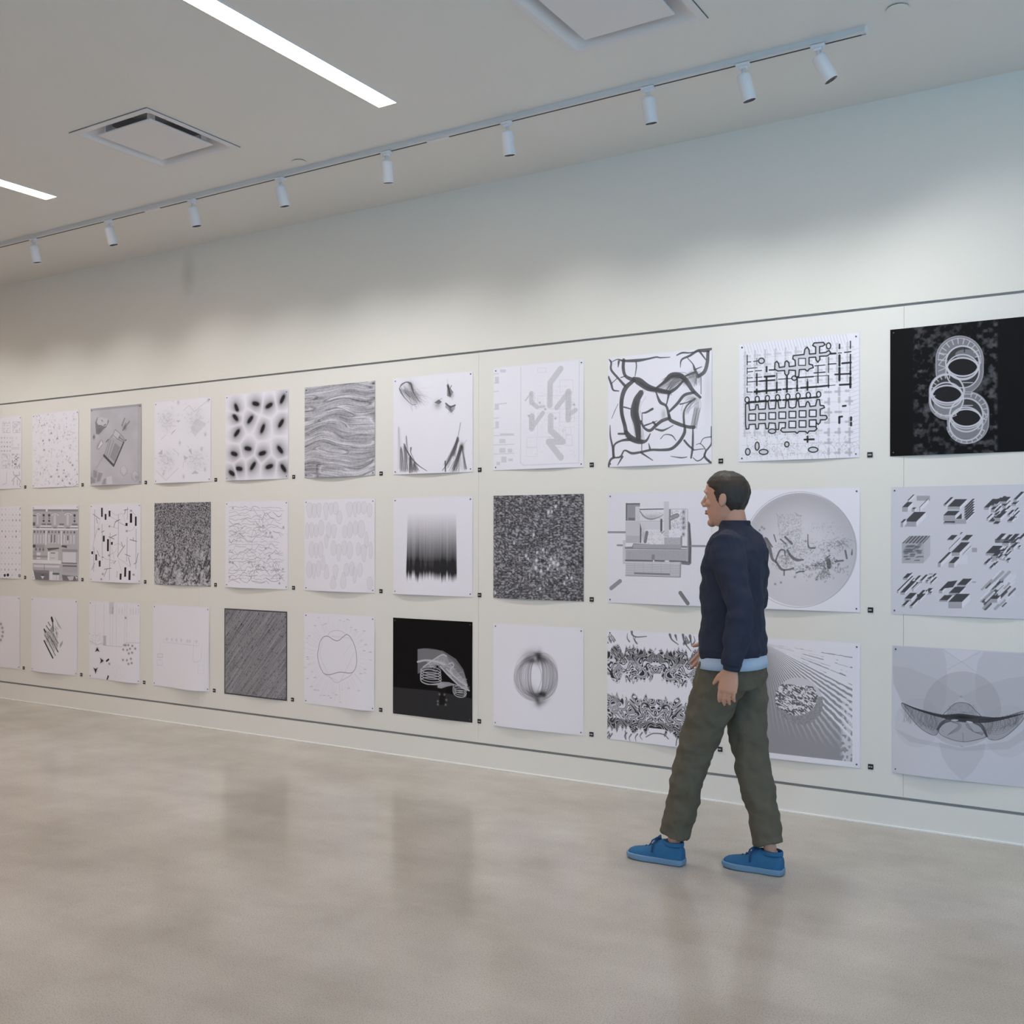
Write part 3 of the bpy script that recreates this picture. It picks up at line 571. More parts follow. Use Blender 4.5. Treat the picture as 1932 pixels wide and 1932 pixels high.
def a09():
    s = Art((0, 9)); g = s.rng
    Y = lambda x, y: y + (890 - x) * .088 * (1 - (y - 270) / 1900)       # rows tilt with the perspective of the crop
    col = lambda i: 202 + i * 132.5
    for i in range(34):                                                  # hatched border
        x = 190 + i * 40; s.line([(x, Y(x, 330)), (x - 40, Y(x, 190))], 1.4, .6, .35)
    for i in range(24):
        y = 420 + i * 52; s.line([(1540, Y(1540, y)), (1640, Y(1640, y - 30))], 1.3, .6, .3)
    for _ in range(26):
        x, y = g.uniform(180, 1600), g.uniform(1560, 1750); s.curve([(x, y), (x + 40, y - 60), (x + 90, y - 20), (x + 110, y + 40)], 1.3, .6, .3)
    s.scatter(170, 200, 1400, 900, 1720, 30, 1.6, .7, .5); s.scatter(90, 900, 1420, 1500, 1700, 26, 1.5, .7, .4)
    for i in range(11):                                                  # grey drop shadows and street grid
        for j in range(11):
            x = col(i); y = Y(x, 400 + j * 128)
            if i >= 8 and j >= 4:
                if g.random() < .75: s.rect(x - 60, y - 15, x + g.uniform(-10, 50), y + 15, .28, .8)
                if g.random() < .7: s.rect(x - 18, y - 60, x + 14, y + g.uniform(10, 60), .28, .8)
            elif j < 9: s.rect(x - 42, y - 100, x - 18, y + 20, .22, .75); s.rect(x - 50, y - 48, x + 50, y - 20, .22, .55)
            s.line([(x, y - 64), (x, y + 64)], 1.1, .6, .3); s.line([(x - 66, y + 6), (x + 66, y - 6)], 1.1, .6, .25)
    def hl(j, segs):
        for xa, xb, w in segs: s.line([(xa, Y(xa, 400 + j * 128)), (xb, Y(xb, 400 + j * 128))], w, .97, .97)
    hl(1, [(205, 330, 3)]); hl(2, [(205, 270, 3), (310, 395, 3), (430, 560, 7), (1070, 1210, 4)])
    for xa, ya, xb, yb, w in ((205, 755, 360, 745, 4), (365, 745, 560, 732, 7), (610, 722, 790, 712, 4), (850, 704, 1060, 690, 6), (1060, 688, 1260, 676, 3), (1340, 664, 1540, 655, 7), (205, 885, 270, 885, 4), (300, 882, 370, 878, 10), (390, 875, 640, 855, 9), (670, 850, 780, 845, 7), (790, 842, 880, 838, 4), (900, 834, 1120, 820, 8), (1140, 818, 1260, 806, 8), (1270, 806, 1340, 800, 3), (1400, 798, 1540, 790, 8), (1280, 398, 1345, 394, 8), (1380, 390, 1420, 388, 4), (1460, 382, 1540, 374, 5), (1430, 522, 1540, 512, 8), (1250, 532, 1350, 525, 5), (1080, 552, 1210, 542, 4), (490, 602, 560, 600, 6), (210, 625, 275, 618, 4), (310, 612, 390, 608, 4), (205, 497, 250, 494, 4), (285, 490, 350, 482, 4),
                            (202, 410, 202, 530, 5), (202, 570, 202, 650, 4), (202, 690, 202, 795, 4), (202, 830, 202, 890, 4), (328, 450, 328, 530, 3), (328, 650, 328, 800, 7), (328, 850, 328, 910, 8), (455, 560, 455, 620, 8), (455, 690, 455, 900, 8), (588, 640, 588, 740, 3), (588, 760, 588, 890, 7), (720, 690, 720, 800, 8), (720, 820, 720, 885, 8), (852, 720, 852, 780, 6), (852, 800, 852, 870, 8), (985, 720, 985, 760, 3), (985, 760, 985, 860, 8), (1120, 550, 1120, 680, 4), (1120, 690, 1120, 770, 5), (1255, 440, 1255, 640, 4), (1255, 680, 1255, 830, 5), (1395, 280, 1395, 330, 7), (1395, 420, 1395, 550, 9), (1395, 580, 1395, 740, 9), (1535, 240, 1535, 330, 5), (1535, 410, 1535, 600, 6), (1535, 620, 1535, 670, 8), (1535, 700, 1535, 830, 9),
                            (205, 1020, 480, 998, 10), (510, 998, 640, 990, 9), (670, 990, 750, 985, 8), (770, 982, 880, 976, 9), (905, 970, 1040, 960, 8), (1060, 958, 1120, 954, 8), (1440, 1070, 1475, 1066, 8), (1395, 1215, 1395, 1285, 9), (1395, 1208, 1430, 1204, 8), (1545, 1215, 1545, 1250, 9), (1545, 1285, 1545, 1315, 9), (950, 1500, 1070, 1496, 8), (990, 1460, 990, 1530, 8)): s.line([(xa, ya), (xb, yb)], w * .8, .97, .97)
    for i in range(10, 11): pass
    def O(cx, cy, rx, ry, f=.25): s.ell(cx, cy, rx, ry, 0, f * .6, .9); s.ring(cx, cy, rx, ry, 4.2, .97, .97)
    for i, x in enumerate(col(k) for k in range(8)): O(x, 985 - i * 9.5, 27, 36, .05)
    O(388, 482, 38, 34); O(1255, 297, 28, 38, .05); O(815, 708, 32, 28); O(530, 1392, 48, 28); O(212, 1658, 30, 42); O(335, 1585, 26, 52); O(420, 1660, 58, 32); O(723, 1562, 28, 32); O(1063, 1630, 60, 32)
    def shape(p): s.poly(p, .15, .95); s.line(p, 4.4, .97, .97, True)
    shape([(800, 420), (940, 405), (950, 340), (980, 310), (1005, 345), (1010, 400), (1090, 395), (1090, 310), (1050, 290), (1070, 258), (1190, 252), (1210, 280), (1180, 300), (1140, 305), (1140, 390), (1220, 380), (1260, 355), (1285, 390), (1240, 425), (1140, 430), (1145, 470), (1118, 505), (1095, 475), (1090, 440), (1005, 445), (1005, 530), (1050, 540), (1060, 575), (1010, 590), (985, 620), (950, 595), (880, 600), (872, 690), (830, 690), (830, 610), (745, 605), (742, 650), (718, 680), (692, 650), (690, 610), (600, 615), (560, 590), (565, 510), (588, 490), (612, 520), (620, 570), (690, 560), (695, 500), (718, 485), (745, 510), (748, 560), (830, 550), (825, 480), (795, 460)])
    s.rect(870, 455, 960, 545, 0); s.box(870, 455, 960, 545, 3.4, .95, .95)
    x0 = 182; top = []
    pts = [(182, 1040), (225, 1030), (235, 1120), (310, 1110), (320, 1050), (345, 1050), (355, 1110), (440, 1105), (450, 1010), (475, 1010), (490, 1105), (570, 1100), (580, 1005), (605, 1005), (620, 1095), (700, 1090), (710, 1000), (740, 1000), (750, 1085), (795, 1095), (835, 1080), (845, 1000), (870, 1000), (880, 1080), (960, 1075), (975, 1020), (990, 1010), (1010, 1030), (1020, 1075), (1090, 1065), (1110, 985), (1140, 985), (1150, 1060), (1195, 1065), (1205, 1090), (1150, 1110), (1150, 1190), (1225, 1190), (1240, 1220), (1220, 1245), (1155, 1245), (1150, 1280), (1125, 1305), (1100, 1280), (1095, 1245), (1015, 1250), (1015, 1335), (1090, 1330), (1110, 1360), (1080, 1390), (1010, 1390), (990, 1420), (960, 1395), (880, 1395), (855, 1420), (830, 1400), (670, 1405), (640, 1380), (660, 1350), (700, 1350), (705, 1280), (620, 1280), (615, 1370), (580, 1370), (570, 1290), (490, 1285), (480, 1360), (450, 1360), (440, 1290), (355, 1295), (350, 1360), (320, 1365), (310, 1300), (230, 1305), (225, 1360), (190, 1365), (182, 1300)]
    shape(pts)
    for i in range(7):
        for j in range(2):
            x = 225 + i * 131; y = 1168 - i * 8 + j * 128
            if j == 1 and i < 4: continue
            s.rect(x, y, x + 88, y + 84, 0); s.box(x, y, x + 88, y + 84, 4.2, .97, .97)
    return s


def a010():
    s = Art((0, 10), .993); g = s.rng
    m = np.clip((U - .17) / .02, 0, 1) * np.clip((.78 - U) / .02, 0, 1); n = fbm(g, 26, 26, 4)
    s.a -= m * np.clip(n - .48, 0, 1) * .55 * (.4 + .9 * np.abs(U - .47) * 1.6)
    W = .18
    def ringpair(cx, cy, r, dx):
        s.poly(np.vstack([s.ellpts(cx, cy, r, r, 0, 180, 360), s.ellpts(cx, cy + 190, r, r, 0, 0, 180)]), .68, .85)
    for cx, cy, r in ((930, 700, 270), (790, 1060, 205), (1030, 1300, 235)):
        s.poly(np.vstack([s.ellpts(cx, cy, r, r, 0, 180, 360), s.ellpts(cx, cy + (130 if r > 250 else 115), r, r, 0, 0, 180)]), .66, .95)
        s.line(np.vstack([s.ellpts(cx, cy, r, r, 0, 180, 360), s.ellpts(cx, cy + (130 if r > 250 else 115), r, r, 0, 0, 180)]), 3, .45, .9, True)
    for cx, cy, r, y2 in ((960, 740, 188, 860), (790, 1065, 185, 1150), (1010, 1330, 190, 1430)):
        s.poly(np.vstack([s.ellpts(cx, cy, r, r * 1.0, 0, 180, 360), s.ellpts(cx, y2, r, r * .9, 0, 0, 180)]), .93, .95)
    s.ell(800, 1210, 165, 110, 0, .66); s.ell(1010, 1480, 185, 120, 0, .66); s.ell(1010, 640, 130, 60, 0, .66, .8)
    for cx, cy, rx, ry in ((965, 780, 170, 110), (790, 1090, 165, 105), (1010, 1360, 165, 105)):
        p = np.vstack([s.ellpts(cx, cy + 25, rx * 1.06, ry * 1.15, 0, 192, 348), s.ellpts(cx, cy - 20, rx * 1.06, ry * 1.15, 0, 12, 168)]); s.poly(p, .975); s.line(p, 4.5, W, .95, True)
        s.ring(cx, cy - 5, rx * 1.06, ry * 1.25, 3, W, .9, 0, 20, 150)
    for cx, cy, r, w in ((965, 735, 192, 4.5), (965, 830, 190, 3.6), (790, 1060, 190, 4.5), (785, 1150, 190, 4.2), (1010, 1330, 190, 4.5), (1005, 1430, 190, 4.5), (790, 900, 1, 1)): s.ring(cx, cy, r, r, w, W, .9, 0, 0, 360, 64)
    for cx, cy, r, r2, a0, a1 in ((930, 700, 245, 185, 180, 370), (790, 1060, 200, 150, 160, 290), (1030, 1300, 225, 180, 280, 420), (1010, 1430, 225, 190, 20, 170), (790, 1150, 210, 180, 60, 130)):
        s.ring(cx, cy, r, r, 2.4, .25, .8, 0, a0, a1)
        for t in np.radians(np.arange(a0, a1, 17)): s.line([(cx + r2 * np.cos(t), cy + r2 * np.sin(t)), (cx + r * np.cos(t), cy + r * np.sin(t))], 2.6, .22, .9)
    for p in ([(690, 620), (790, 640), (690, 760), (780, 790), (690, 830)], [(680, 700), (790, 715)], [(970, 960), (1080, 960)], [(960, 1090), (1080, 1090)], [(975, 1220), (1080, 1220)], [(960, 930), (1060, 890)], [(1210, 1290), (1240, 1350), (1200, 1380)]): s.line(p, 2.6, .25, .9)
    s.line([(985, 560), (985, 610)], 3, .95); return s


def a10():
    s = Art((1, 0)); g = s.rng
    for j in range(13):
        for i in range(13):
            x = 410 - i * 71; y = 262 + j * 111; a = g.uniform(.15, .9) * (.4 if j % 3 == 0 else 1)
            if y > 1640: break
            if g.random() < .5: s.blob(x, y, 11, 17, g.uniform(0, 180), 1, a)
            else: s.ring(x, y, 10, 17, 2, 1, a * .7)
            s.blob(x - 35, y + 55, 6, 8, 0, .8, .25)
    s.ell(125, 1600, 22, 30, 0, .95); s.ell(185, 1592, 25, 32, 0, .95); s.ell(410, 1605, 28, 35, 0, .6); return s


def a11():
    s = Art((1, 1)); R = s.rect
    R(680, 250, 1600, 1690, .3)
    for x0, x1 in ((680, 940), (990, 1270), (1290, 1595)): R(x0, 255, x1, 295, .55)
    R(680, 180, 1600, 250, 0, 1); R(950, 250, 985, 300, 0)
    for x, y, w in ((785, 340, 55), (1140, 340, 70), (1400, 330, 70)): s.ell(x, y + 20, w, 40, 0, .0); R(x - w * .7, y + 10, x + w * .7, 620, .3); R(x - w * .4, y + 30, x + w * .2, 570, .12); s.ring(x, y + 15, w, 28, 3, .75, .8, 0, 180, 360); s.ell(x, 638, w * .7, 22, 0, .7)
    for x in (905, 1018, 1530): s.ell(x, 375, 24, 30, 0, .85); R(x - 18, 420, x + 18, 450, .6); s.ell(x, 490, 20, 24, 0, .85)
    for x0, x1 in ((865, 950), (975, 1065), (1480, 1595), (1225, 1320)): R(x0, 540, x1, 575, .65); R(x0 - 30, 585, x1, 610, .0); R(x0 - 20, 615, x1, 632, .6)
    for x in (680, 700): R(x, 370, x + 50, 395, .75); R(x, 520, x + 30, 590, .8)
    R(670, 640, 1600, 670, 0)
    for k, x in enumerate((680, 980, 1290)):
        R(x, 690, x + 270, 960, .28)
        for q in range(4): s.ell(x + 35 + q * 68, 715, 18, 26, 0, .78 if q in (0, 3) else .6); R(x + 25 + q * 64, 770, x + 55 + q * 64, 950, .12)
        s.curve([(x, 950), (x + 5, 760), (x + 30, 690)], 3, .6, .7)
    for x in (1070, 1135): R(x - 10, 770, x + 12, 930, .75)
    R(1385, 780, 1410, 880, .75); R(940, 690, 975, 980, .05); R(1255, 690, 1285, 970, .05)
    R(670, 980, 740, 1040, .85); R(740, 980, 930, 1040, .45); s.poly([(985, 1045), (1220, 1030), (1230, 1055), (1010, 1100)], .8); s.poly([(1265, 1010), (1290, 980), (1480, 990), (1380, 1035)], .85); R(1380, 990, 1560, 1030, .3)
    for x in (750, 835, 905): s.blob(x, 1075, 20, 30, 0, .9, .9)
    R(690, 1110, 760, 1290, .4); R(770, 1140, 850, 1270, .05); R(680, 1200, 1000, 1240, .5); R(1000, 1120, 1040, 1290, .0); R(1050, 1110, 1210, 1290, .1); R(1060, 1130, 1150, 1155, .6); R(1060, 1240, 1150, 1250, .5)
    R(1285, 1060, 1600, 1110, .5); R(1300, 1120, 1560, 1330, .08); R(1285, 1330, 1580, 1350, .75); R(1300, 1380, 1580, 1415, .7); R(1300, 1425, 1590, 1530, .35)
    R(660, 1290, 1270, 1360, .03); R(690, 1365, 1250, 1390, .35); R(700, 1395, 1240, 1440, .08); R(690, 1440, 1240, 1500, .3); s.line([(940, 1380), (940, 1560)], 4, .7)
    s.poly([(690, 1500), (1040, 1500), (1050, 1700), (750, 1700)], .62); s.poly([(700, 1540), (1030, 1560), (1040, 1690), (740, 1690)], .75, .6); s.poly([(870, 1620), (950, 1620), (915, 1680)], .05); R(880, 1590, 940, 1606, .92)
    s.poly([(1050, 1520), (1110, 1520), (1120, 1700), (1050, 1700)], .05); R(1110, 1545, 1240, 1580, .8); R(1120, 1590, 1180, 1690, .1); R(1190, 1590, 1235, 1690, .1)
    s.poly([(1290, 1580), (1590, 1600), (1600, 1700), (1310, 1700)], .7); s.poly([(1390, 1610), (1520, 1600), (1500, 1680), (1430, 1690)], .2); s.poly([(1540, 1600), (1590, 1620), (1580, 1690)], .05)
    s.poly([(660, 1500), (690, 1500), (750, 1700), (660, 1700)], 0); s.a[:, :5] = 0; s.a[:24] = 0; s.smooth(1); return s


def a12():
    s = Art((1, 2)); g = s.rng
    for x0, y0, x1, y1 in ((358, 220, 390, 405), (430, 345, 465, 465), (510, 280, 545, 400), (938, 335, 983, 525), (1040, 400, 1075, 590), (850, 530, 893, 590), (395, 785, 432, 905), (480, 855, 520, 1100), (560, 912, 598, 972), (162, 1100, 198, 1158), (242, 1163, 276, 1283), (313, 1290, 352, 1412), (845, 1430, 882, 1622), (758, 1555, 795, 1680), (928, 1500, 966, 1690)): s.rect(x0, y0, x1, y1, .97)
    for p in ([(228, 260), (228, 820)], [(215, 1020), (210, 1510)], [(375, 550), (385, 1280)], [(540, 730), (545, 1680)], [(705, 360), (712, 1230)], [(888, 205), (885, 460)], [(888, 830), (885, 1310)], [(1065, 650), (1062, 1460)], [(705, 1510), (700, 1630)]): s.line(p, 3.2, .7, .65)
    for p in ([(200, 350), (330, 450)], [(640, 510), (740, 460)], [(690, 470), (640, 520), (615, 620)], [(515, 810), (625, 855)], [(560, 820), (670, 765)], [(820, 270), (900, 250)], [(855, 265), (825, 350)], [(945, 870), (1075, 905)], [(1010, 830), (1010, 890)], [(700, 1205), (840, 985)], [(770, 920), (800, 1010)], [(855, 1165), (955, 1210)], [(920, 1230), (960, 1400)], [(1105, 1150), (1070, 1340), (1030, 1365)], [(430, 1465), (575, 1445)], [(490, 1465), (425, 1610)], [(630, 1350), (665, 1300)], [(370, 715), (415, 690)], [(375, 1215), (420, 1225)], [(280, 1090), (325, 1200)], [(175, 1470), (225, 1340)], [(260, 430), (285, 530)]): s.line(p, 4, .75, .75)
    for p in ([(340, 470), (270, 700), (180, 1060)], [(280, 640), (200, 1000), (330, 1400)], [(550, 290), (660, 370), (780, 340), (850, 500)], [(550, 400), (690, 480), (840, 580)], [(710, 520), (850, 590)], [(890, 690), (980, 680), (1050, 590)], [(520, 590), (700, 640)], [(630, 980), (720, 950), (840, 1040)], [(520, 1180), (640, 1120), (680, 1040)], [(560, 1000), (640, 1260)], [(720, 1250), (850, 1330), (960, 1430)], [(720, 1290), (800, 1530)], [(560, 1350), (640, 1300)], [(970, 290), (1060, 380)], [(430, 1250), (640, 1300)]): s.curve(p, 1.8, .6, .45)
    for x, y in ((525, 595), (875, 693), (525, 1185), (400, 1560), (1020, 1580), (370, 1665), (960, 280), (310, 650)): s.blob(x, y, 16, 16, 0, .9, .8)
    return s


def a13():
    s = Art((1, 3)); g = s.rng; sc = 30 + 40 * (1 - V)
    a = np.zeros((N, N), np.float32)
    for k, f in enumerate((170, 120, 84, 60)):
        n = .6 * vnoise(g, f, f * 1.1) + .4 * vnoise(g, f * .57, f * .6); w = np.exp(-((V - (.1, .4, .68, .95)[k]) / .22) ** 2); a += w * np.clip((n - .5) * 2.6 + .5, 0, 1)
    tot = sum(np.exp(-((V - c) / .22) ** 2) for c in (.1, .4, .68, .95))
    s.a = np.clip(.18 + .72 * a / tot + .16 * (1 - V) , 0, .95).astype(np.float32)
    for _ in range(34):
        x = g.uniform(90, 1180); y = g.uniform(1280, 1760); k = g.uniform(60, 300); s.line([(x, y), (x + k * .33, y - k)], g.uniform(4, 7), .93, .85)
    for _ in range(40): x = g.uniform(90, 1180); y = g.uniform(1100, 1780); s.blob(x, y, g.uniform(10, 35), g.uniform(15, 60), 15, .15, .6)
    for x in (130, 1040, 560): s.poly([(x - 60, 1780), (x - 30, 1500), (x + 20, 1480), (x + 70, 1780)], .22, .6)
    for _ in range(30): s.blob(g.uniform(90, 1180), g.uniform(1200, 1780), 10, 16, 0, .95, .8)
    return s


def a14():
    s = Art((1, 4)); g = s.rng
    for j in range(27):
        y = 285 + j * 52; x = 170
        while x < 1170:
            k = g.uniform(70, 240); amp = 14 if j % 6 in (0, 1, 4) else 42; p = [(x + q * k / 3, y + g.normal() * amp) for q in range(4)]
            if x + k > 1190: break
            (s.curve if g.random() < .5 else s.line)(p, g.uniform(1.4, 2.8), .75, g.uniform(.25, .6)); x += k + g.uniform(-20, 40)
    for cx, cy in ((760, 680), (640, 1400), (340, 740), (1050, 1480)):
        for _ in range(22):
            t = g.uniform(0, 6.28); r = g.uniform(20, 180); s.line([(cx + 30 * np.cos(t), cy + 30 * np.sin(t)), (cx + r * np.cos(t), cy + r * 1.1 * np.sin(t))], 1.8, .8, .4)
    for x, y in ((800, 620), (850, 745), (920, 745), (950, 825), (1160, 640), (840, 1030), (540, 1292), (720, 1350), (810, 1380), (1150, 1410), (1100, 1580), (905, 1165), (240, 295), (1090, 1670), (190, 1555), (190, 1287), (250, 1290)): s.blob(x, y, 13, 16, 0, .9, .65)
    s.line([(970, 1400), (1180, 1630)], 3.4, .6, .4); s.line([(590, 880), (600, 1030), (470, 1080)], 2, .7, .5); s.curve([(590, 1490), (600, 1620), (760, 1670), (850, 1630), (910, 1680)], 2.2, .7, .5); return s


def a15():
    s = Art((1, 5)); g = s.rng
    E = [(180, 360, 60, 130, 1), (265, 370, 45, 125, 0), (345, 360, 45, 125, 1), (470, 380, 45, 150, 1), (560, 340, 45, 100, 1), (640, 330, 48, 110, 0), (705, 490, 48, 115, 0), (880, 350, 62, 130, 1), (975, 350, 40, 130, 1), (1040, 320, 40, 110, 0), (1130, 320, 52, 110, 0), (1230, 365, 42, 120, 0),
         (140, 720, 32, 140, 0), (215, 710, 45, 130, 1), (295, 725, 38, 110, 0), (385, 670, 52, 135, 0), (520, 710, 42, 140, 0), (610, 730, 48, 120, 1), (480, 910, 36, 115, 1), (800, 735, 42, 110, 0), (890, 710, 46, 140, 0), (985, 670, 48, 120, 0), (1085, 690, 62, 150, 0), (1175, 880, 36, 140, 2),
         (220, 1050, 50, 140, 0), (300, 1070, 40, 130, 1), (380, 1050, 46, 140, 0), (610, 1025, 50, 130, 0), (700, 1100, 44, 150, 1), (795, 1020, 46, 130, 0), (890, 1060, 52, 150, 0), (1040, 1040, 40, 110, 0), (1130, 1110, 50, 150, 1), (1250, 1060, 30, 140, 0),
         (180, 1405, 55, 140, 0), (262, 1430, 42, 130, 1), (345, 1385, 42, 140, 0), (430, 1280, 40, 130, 2), (490, 1440, 44, 125, 2), (650, 1440, 48, 125, 1), (615, 1620, 55, 110, 2), (790, 1590, 52, 140, 2), (840, 1400, 44, 110, 0), (930, 1380, 44, 120, 0), (980, 1490, 40, 140, 1), (1070, 1400, 40, 125, 0), (1235, 1630, 48, 110, 0)]
    for x, y, rx, ry, k in E:
        if k == 1: p = np.vstack([s.ellpts(x, y - ry * .35, rx, ry * .65, 0, 170, 370), [(x + rx * .35, y + ry), (x - rx * .3, y + ry)]])
        elif k == 2: p = np.vstack([s.ellpts(x, y + ry * .35, rx, ry * .65, 0, -10, 190), [(x - rx * .3, y - ry), (x + rx * .3, y - ry)]])
        else: p = s.ellpts(x, y, rx, ry)
        s.poly(p, .35, .16); s.line(p, 2.4, .5, .28, True)
    return s


def a16():
    s = Art((1, 6)); g = s.rng; st = g.random(90)
    u = np.clip((U - .175) / .645, 0, .999); n = np.interp(u * 90, np.arange(90), st); n2 = np.interp(u * 30, np.arange(30), st[:30])
    top = .97 * np.clip((V - .16) / .50, 0, 1) ** 1.35; bot = np.clip((.80 + .05 * n + .05 * n2 - V) / .09, 0, 1)
    m = np.clip((U - (.19 - .02 * V)) / .008, 0, 1) * np.clip(((.80 + .02 * V) - U) / .008, 0, 1)
    s.a = (m * np.clip(top * (.85 + .3 * n * np.clip((.68 - V) / .2, 0, 1) + .15 * n2 + .15 * np.clip((V - .6) / .2, 0, 1)) , 0, .96) * bot * bot * (3 - 2 * bot)).astype(np.float32); return s


def a17():
    s = Art((1, 7)); g = s.rng
    w = .02 * np.sin(U * 7 + V * 5) + .06 * fbm(g, 4, 4, 3); y = V + w - .12 * U * (1 - V)
    n = vnoise(g, 26, 62, U, y) * .6 + vnoise(g, 60, 90, U, y) * .4; h = np.abs(n - .5) * 2
    a = .93 - .48 * np.clip(h * 1.5, 0, 1) + .12 * (vnoise(g, 60, 90) - .5)
    s.a = np.clip(a, .2, .93).astype(np.float32)
    for _ in range(150): s.blob(g.normal(1090, 190), g.normal(1200, 190), g.uniform(6, 17), g.uniform(10, 24), g.uniform(-30, 30), .2, g.uniform(.3, .75))
    for x, y, r in ((630, 1090, 24), (665, 1135, 20), (805, 1035, 22), (900, 990, 22), (795, 1160, 28), (790, 1280, 34), (870, 1330, 28), (1030, 1135, 26), (1070, 1195, 30), (1135, 1220, 28), (1100, 300, 26), (985, 390, 26), (1040, 380, 18), (440, 890, 16), (860, 1610, 22), (1355, 1430, 24), (1285, 1430, 18), (1240, 1520, 20), (980, 1295, 22), (1010, 1240, 22), (130, 1690, 24), (750, 755, 24)): s.blob(x, y, r * .8, r * 1.2, g.uniform(-30, 30), .04, .95, 1.6)
    for y in range(200, 1750, 58): s.blob(122, y + g.uniform(-15, 15), 9, 16, 0, .1, g.uniform(.2, .8))
    for p in ([(690, 1370), (690, 1440)], [(585, 1500), (600, 1440)], [(520, 1100), (525, 1170)], [(495, 1590), (500, 1560)], [(750, 550), (800, 620)]): s.line(p, 5, .25, .7)
    return s


def a18():
    s = Art((1, 8)); g = s.rng; R = s.rect
    s.a += (np.sin(U * N * .9) + np.sin(V * N * .9)) * .012 + .03
    R(425, 300, 640, 565, .5); R(430, 300, 640, 322, .75); R(430, 300, 445, 565, .8); R(465, 520, 565, 560, .7); R(570, 350, 640, 570, .14); R(420, 570, 640, 790, .2); R(425, 790, 640, 900, .3)
    s.line([(640, 395), (990, 388)], 4, .75); s.line([(1085, 390), (1340, 388)], 2, .6, .6); s.curve([(640, 420), (700, 500), (800, 540), (930, 510), (990, 470)], [4, 5, 6, 3, 2], .6); s.blob(820, 500, 140, 30, 0, .35, .7)
    R(1000, 275, 1075, 800, .16); R(1075, 390, 1105, 700, .6); R(1005, 815, 1265, 935, .3); R(640, 580, 950, 700, .12); s.line([(640, 570), (1000, 570)], 2, .5, .7)
    s.poly([(640, 590), (665, 690), (660, 900), (640, 900)], .8); s.line([(745, 740), (720, 880)], 12, .75, .9); s.blob(690, 780, 30, 90, 0, .45, .6); s.line([(962, 550), (962, 710)], 8, .8); s.curve([(950, 720), (975, 750), (1000, 720)], 3, .6)
    s.line([(1105, 525), (1195, 485)], 16, .65); s.line([(1105, 525), (1195, 485)], 10, .45)
    s.scatter(240, 1110, 410, 1330, 700, 16, 1.8, .7, .5); s.scatter(200, 760, 720, 1250, 930, 22, 1.6, .6, .35); s.scatter(100, 660, 420, 980, 560, 20, 1.4, .6, .3)
    for y in (430, 530, 590, 670, 765): s.blob(1290, y, 18, 26, 0, .85, .85)
    R(1345, 390, 1358, 1160, .3); s.poly([(1358, 570), (1390, 600), (1412, 900), (1410, 1200), (1380, 1225), (1265, 1215), (1265, 1185), (1360, 1165)], .68); s.line([(1375, 620), (1395, 940), (1385, 1180)], 5, .85, .6)
    s.poly([(1250, 790), (1275, 790), (1275, 940), (1250, 940)], .55)
    for y, x0, x1 in ((740, 145, 415), (937, 300, 380), (940, 1410, 1610)): s.line([(x0, y), (x1, y)], 7, .55)
    R(380, 860, 425, 1220, .18); s.line([(425, 975), (530, 970), (550, 920), (740, 930), (1030, 945), (1340, 955)], 7, .6); R(540, 920, 1260, 985, .42); s.line([(425, 985), (1340, 990)], 3, .65)
    R(425, 1000, 1345, 1160, .38); s.scatter(260, 430, 1005, 1340, 1150, 10, 1.4, .7, .3); R(820, 1070, 865, 1150, .6); s.line([(425, 1165), (830, 1168)], 6, .75); s.line([(870, 1165), (1010, 1168)], 6, .75); s.line([(1090, 1168), (1330, 1175)], 6, .75); s.line([(1010, 1170), (1020, 1205), (1085, 1205), (1090, 1170)], 4, .6)
    R(425, 1180, 1260, 1400, .16)
    for k in range(8): s.line([(425, 1215 + k * 26), (1260, 1230 + k * 25)], 2, .6, .6)
    for x in range(560, 1250, 135): s.line([(x, 1190), (x, 1400)], 1.3, .6, .4)
    s.line([(565, 1355), (1085, 1368)], 7, .62); s.line([(425, 1395), (1250, 1405), (1255, 1190)], 3, .6)
    s.line([(205, 1590), (340, 1480)], 15, .55); s.line([(1255, 1640), (1365, 1795)], 14, .68); return s


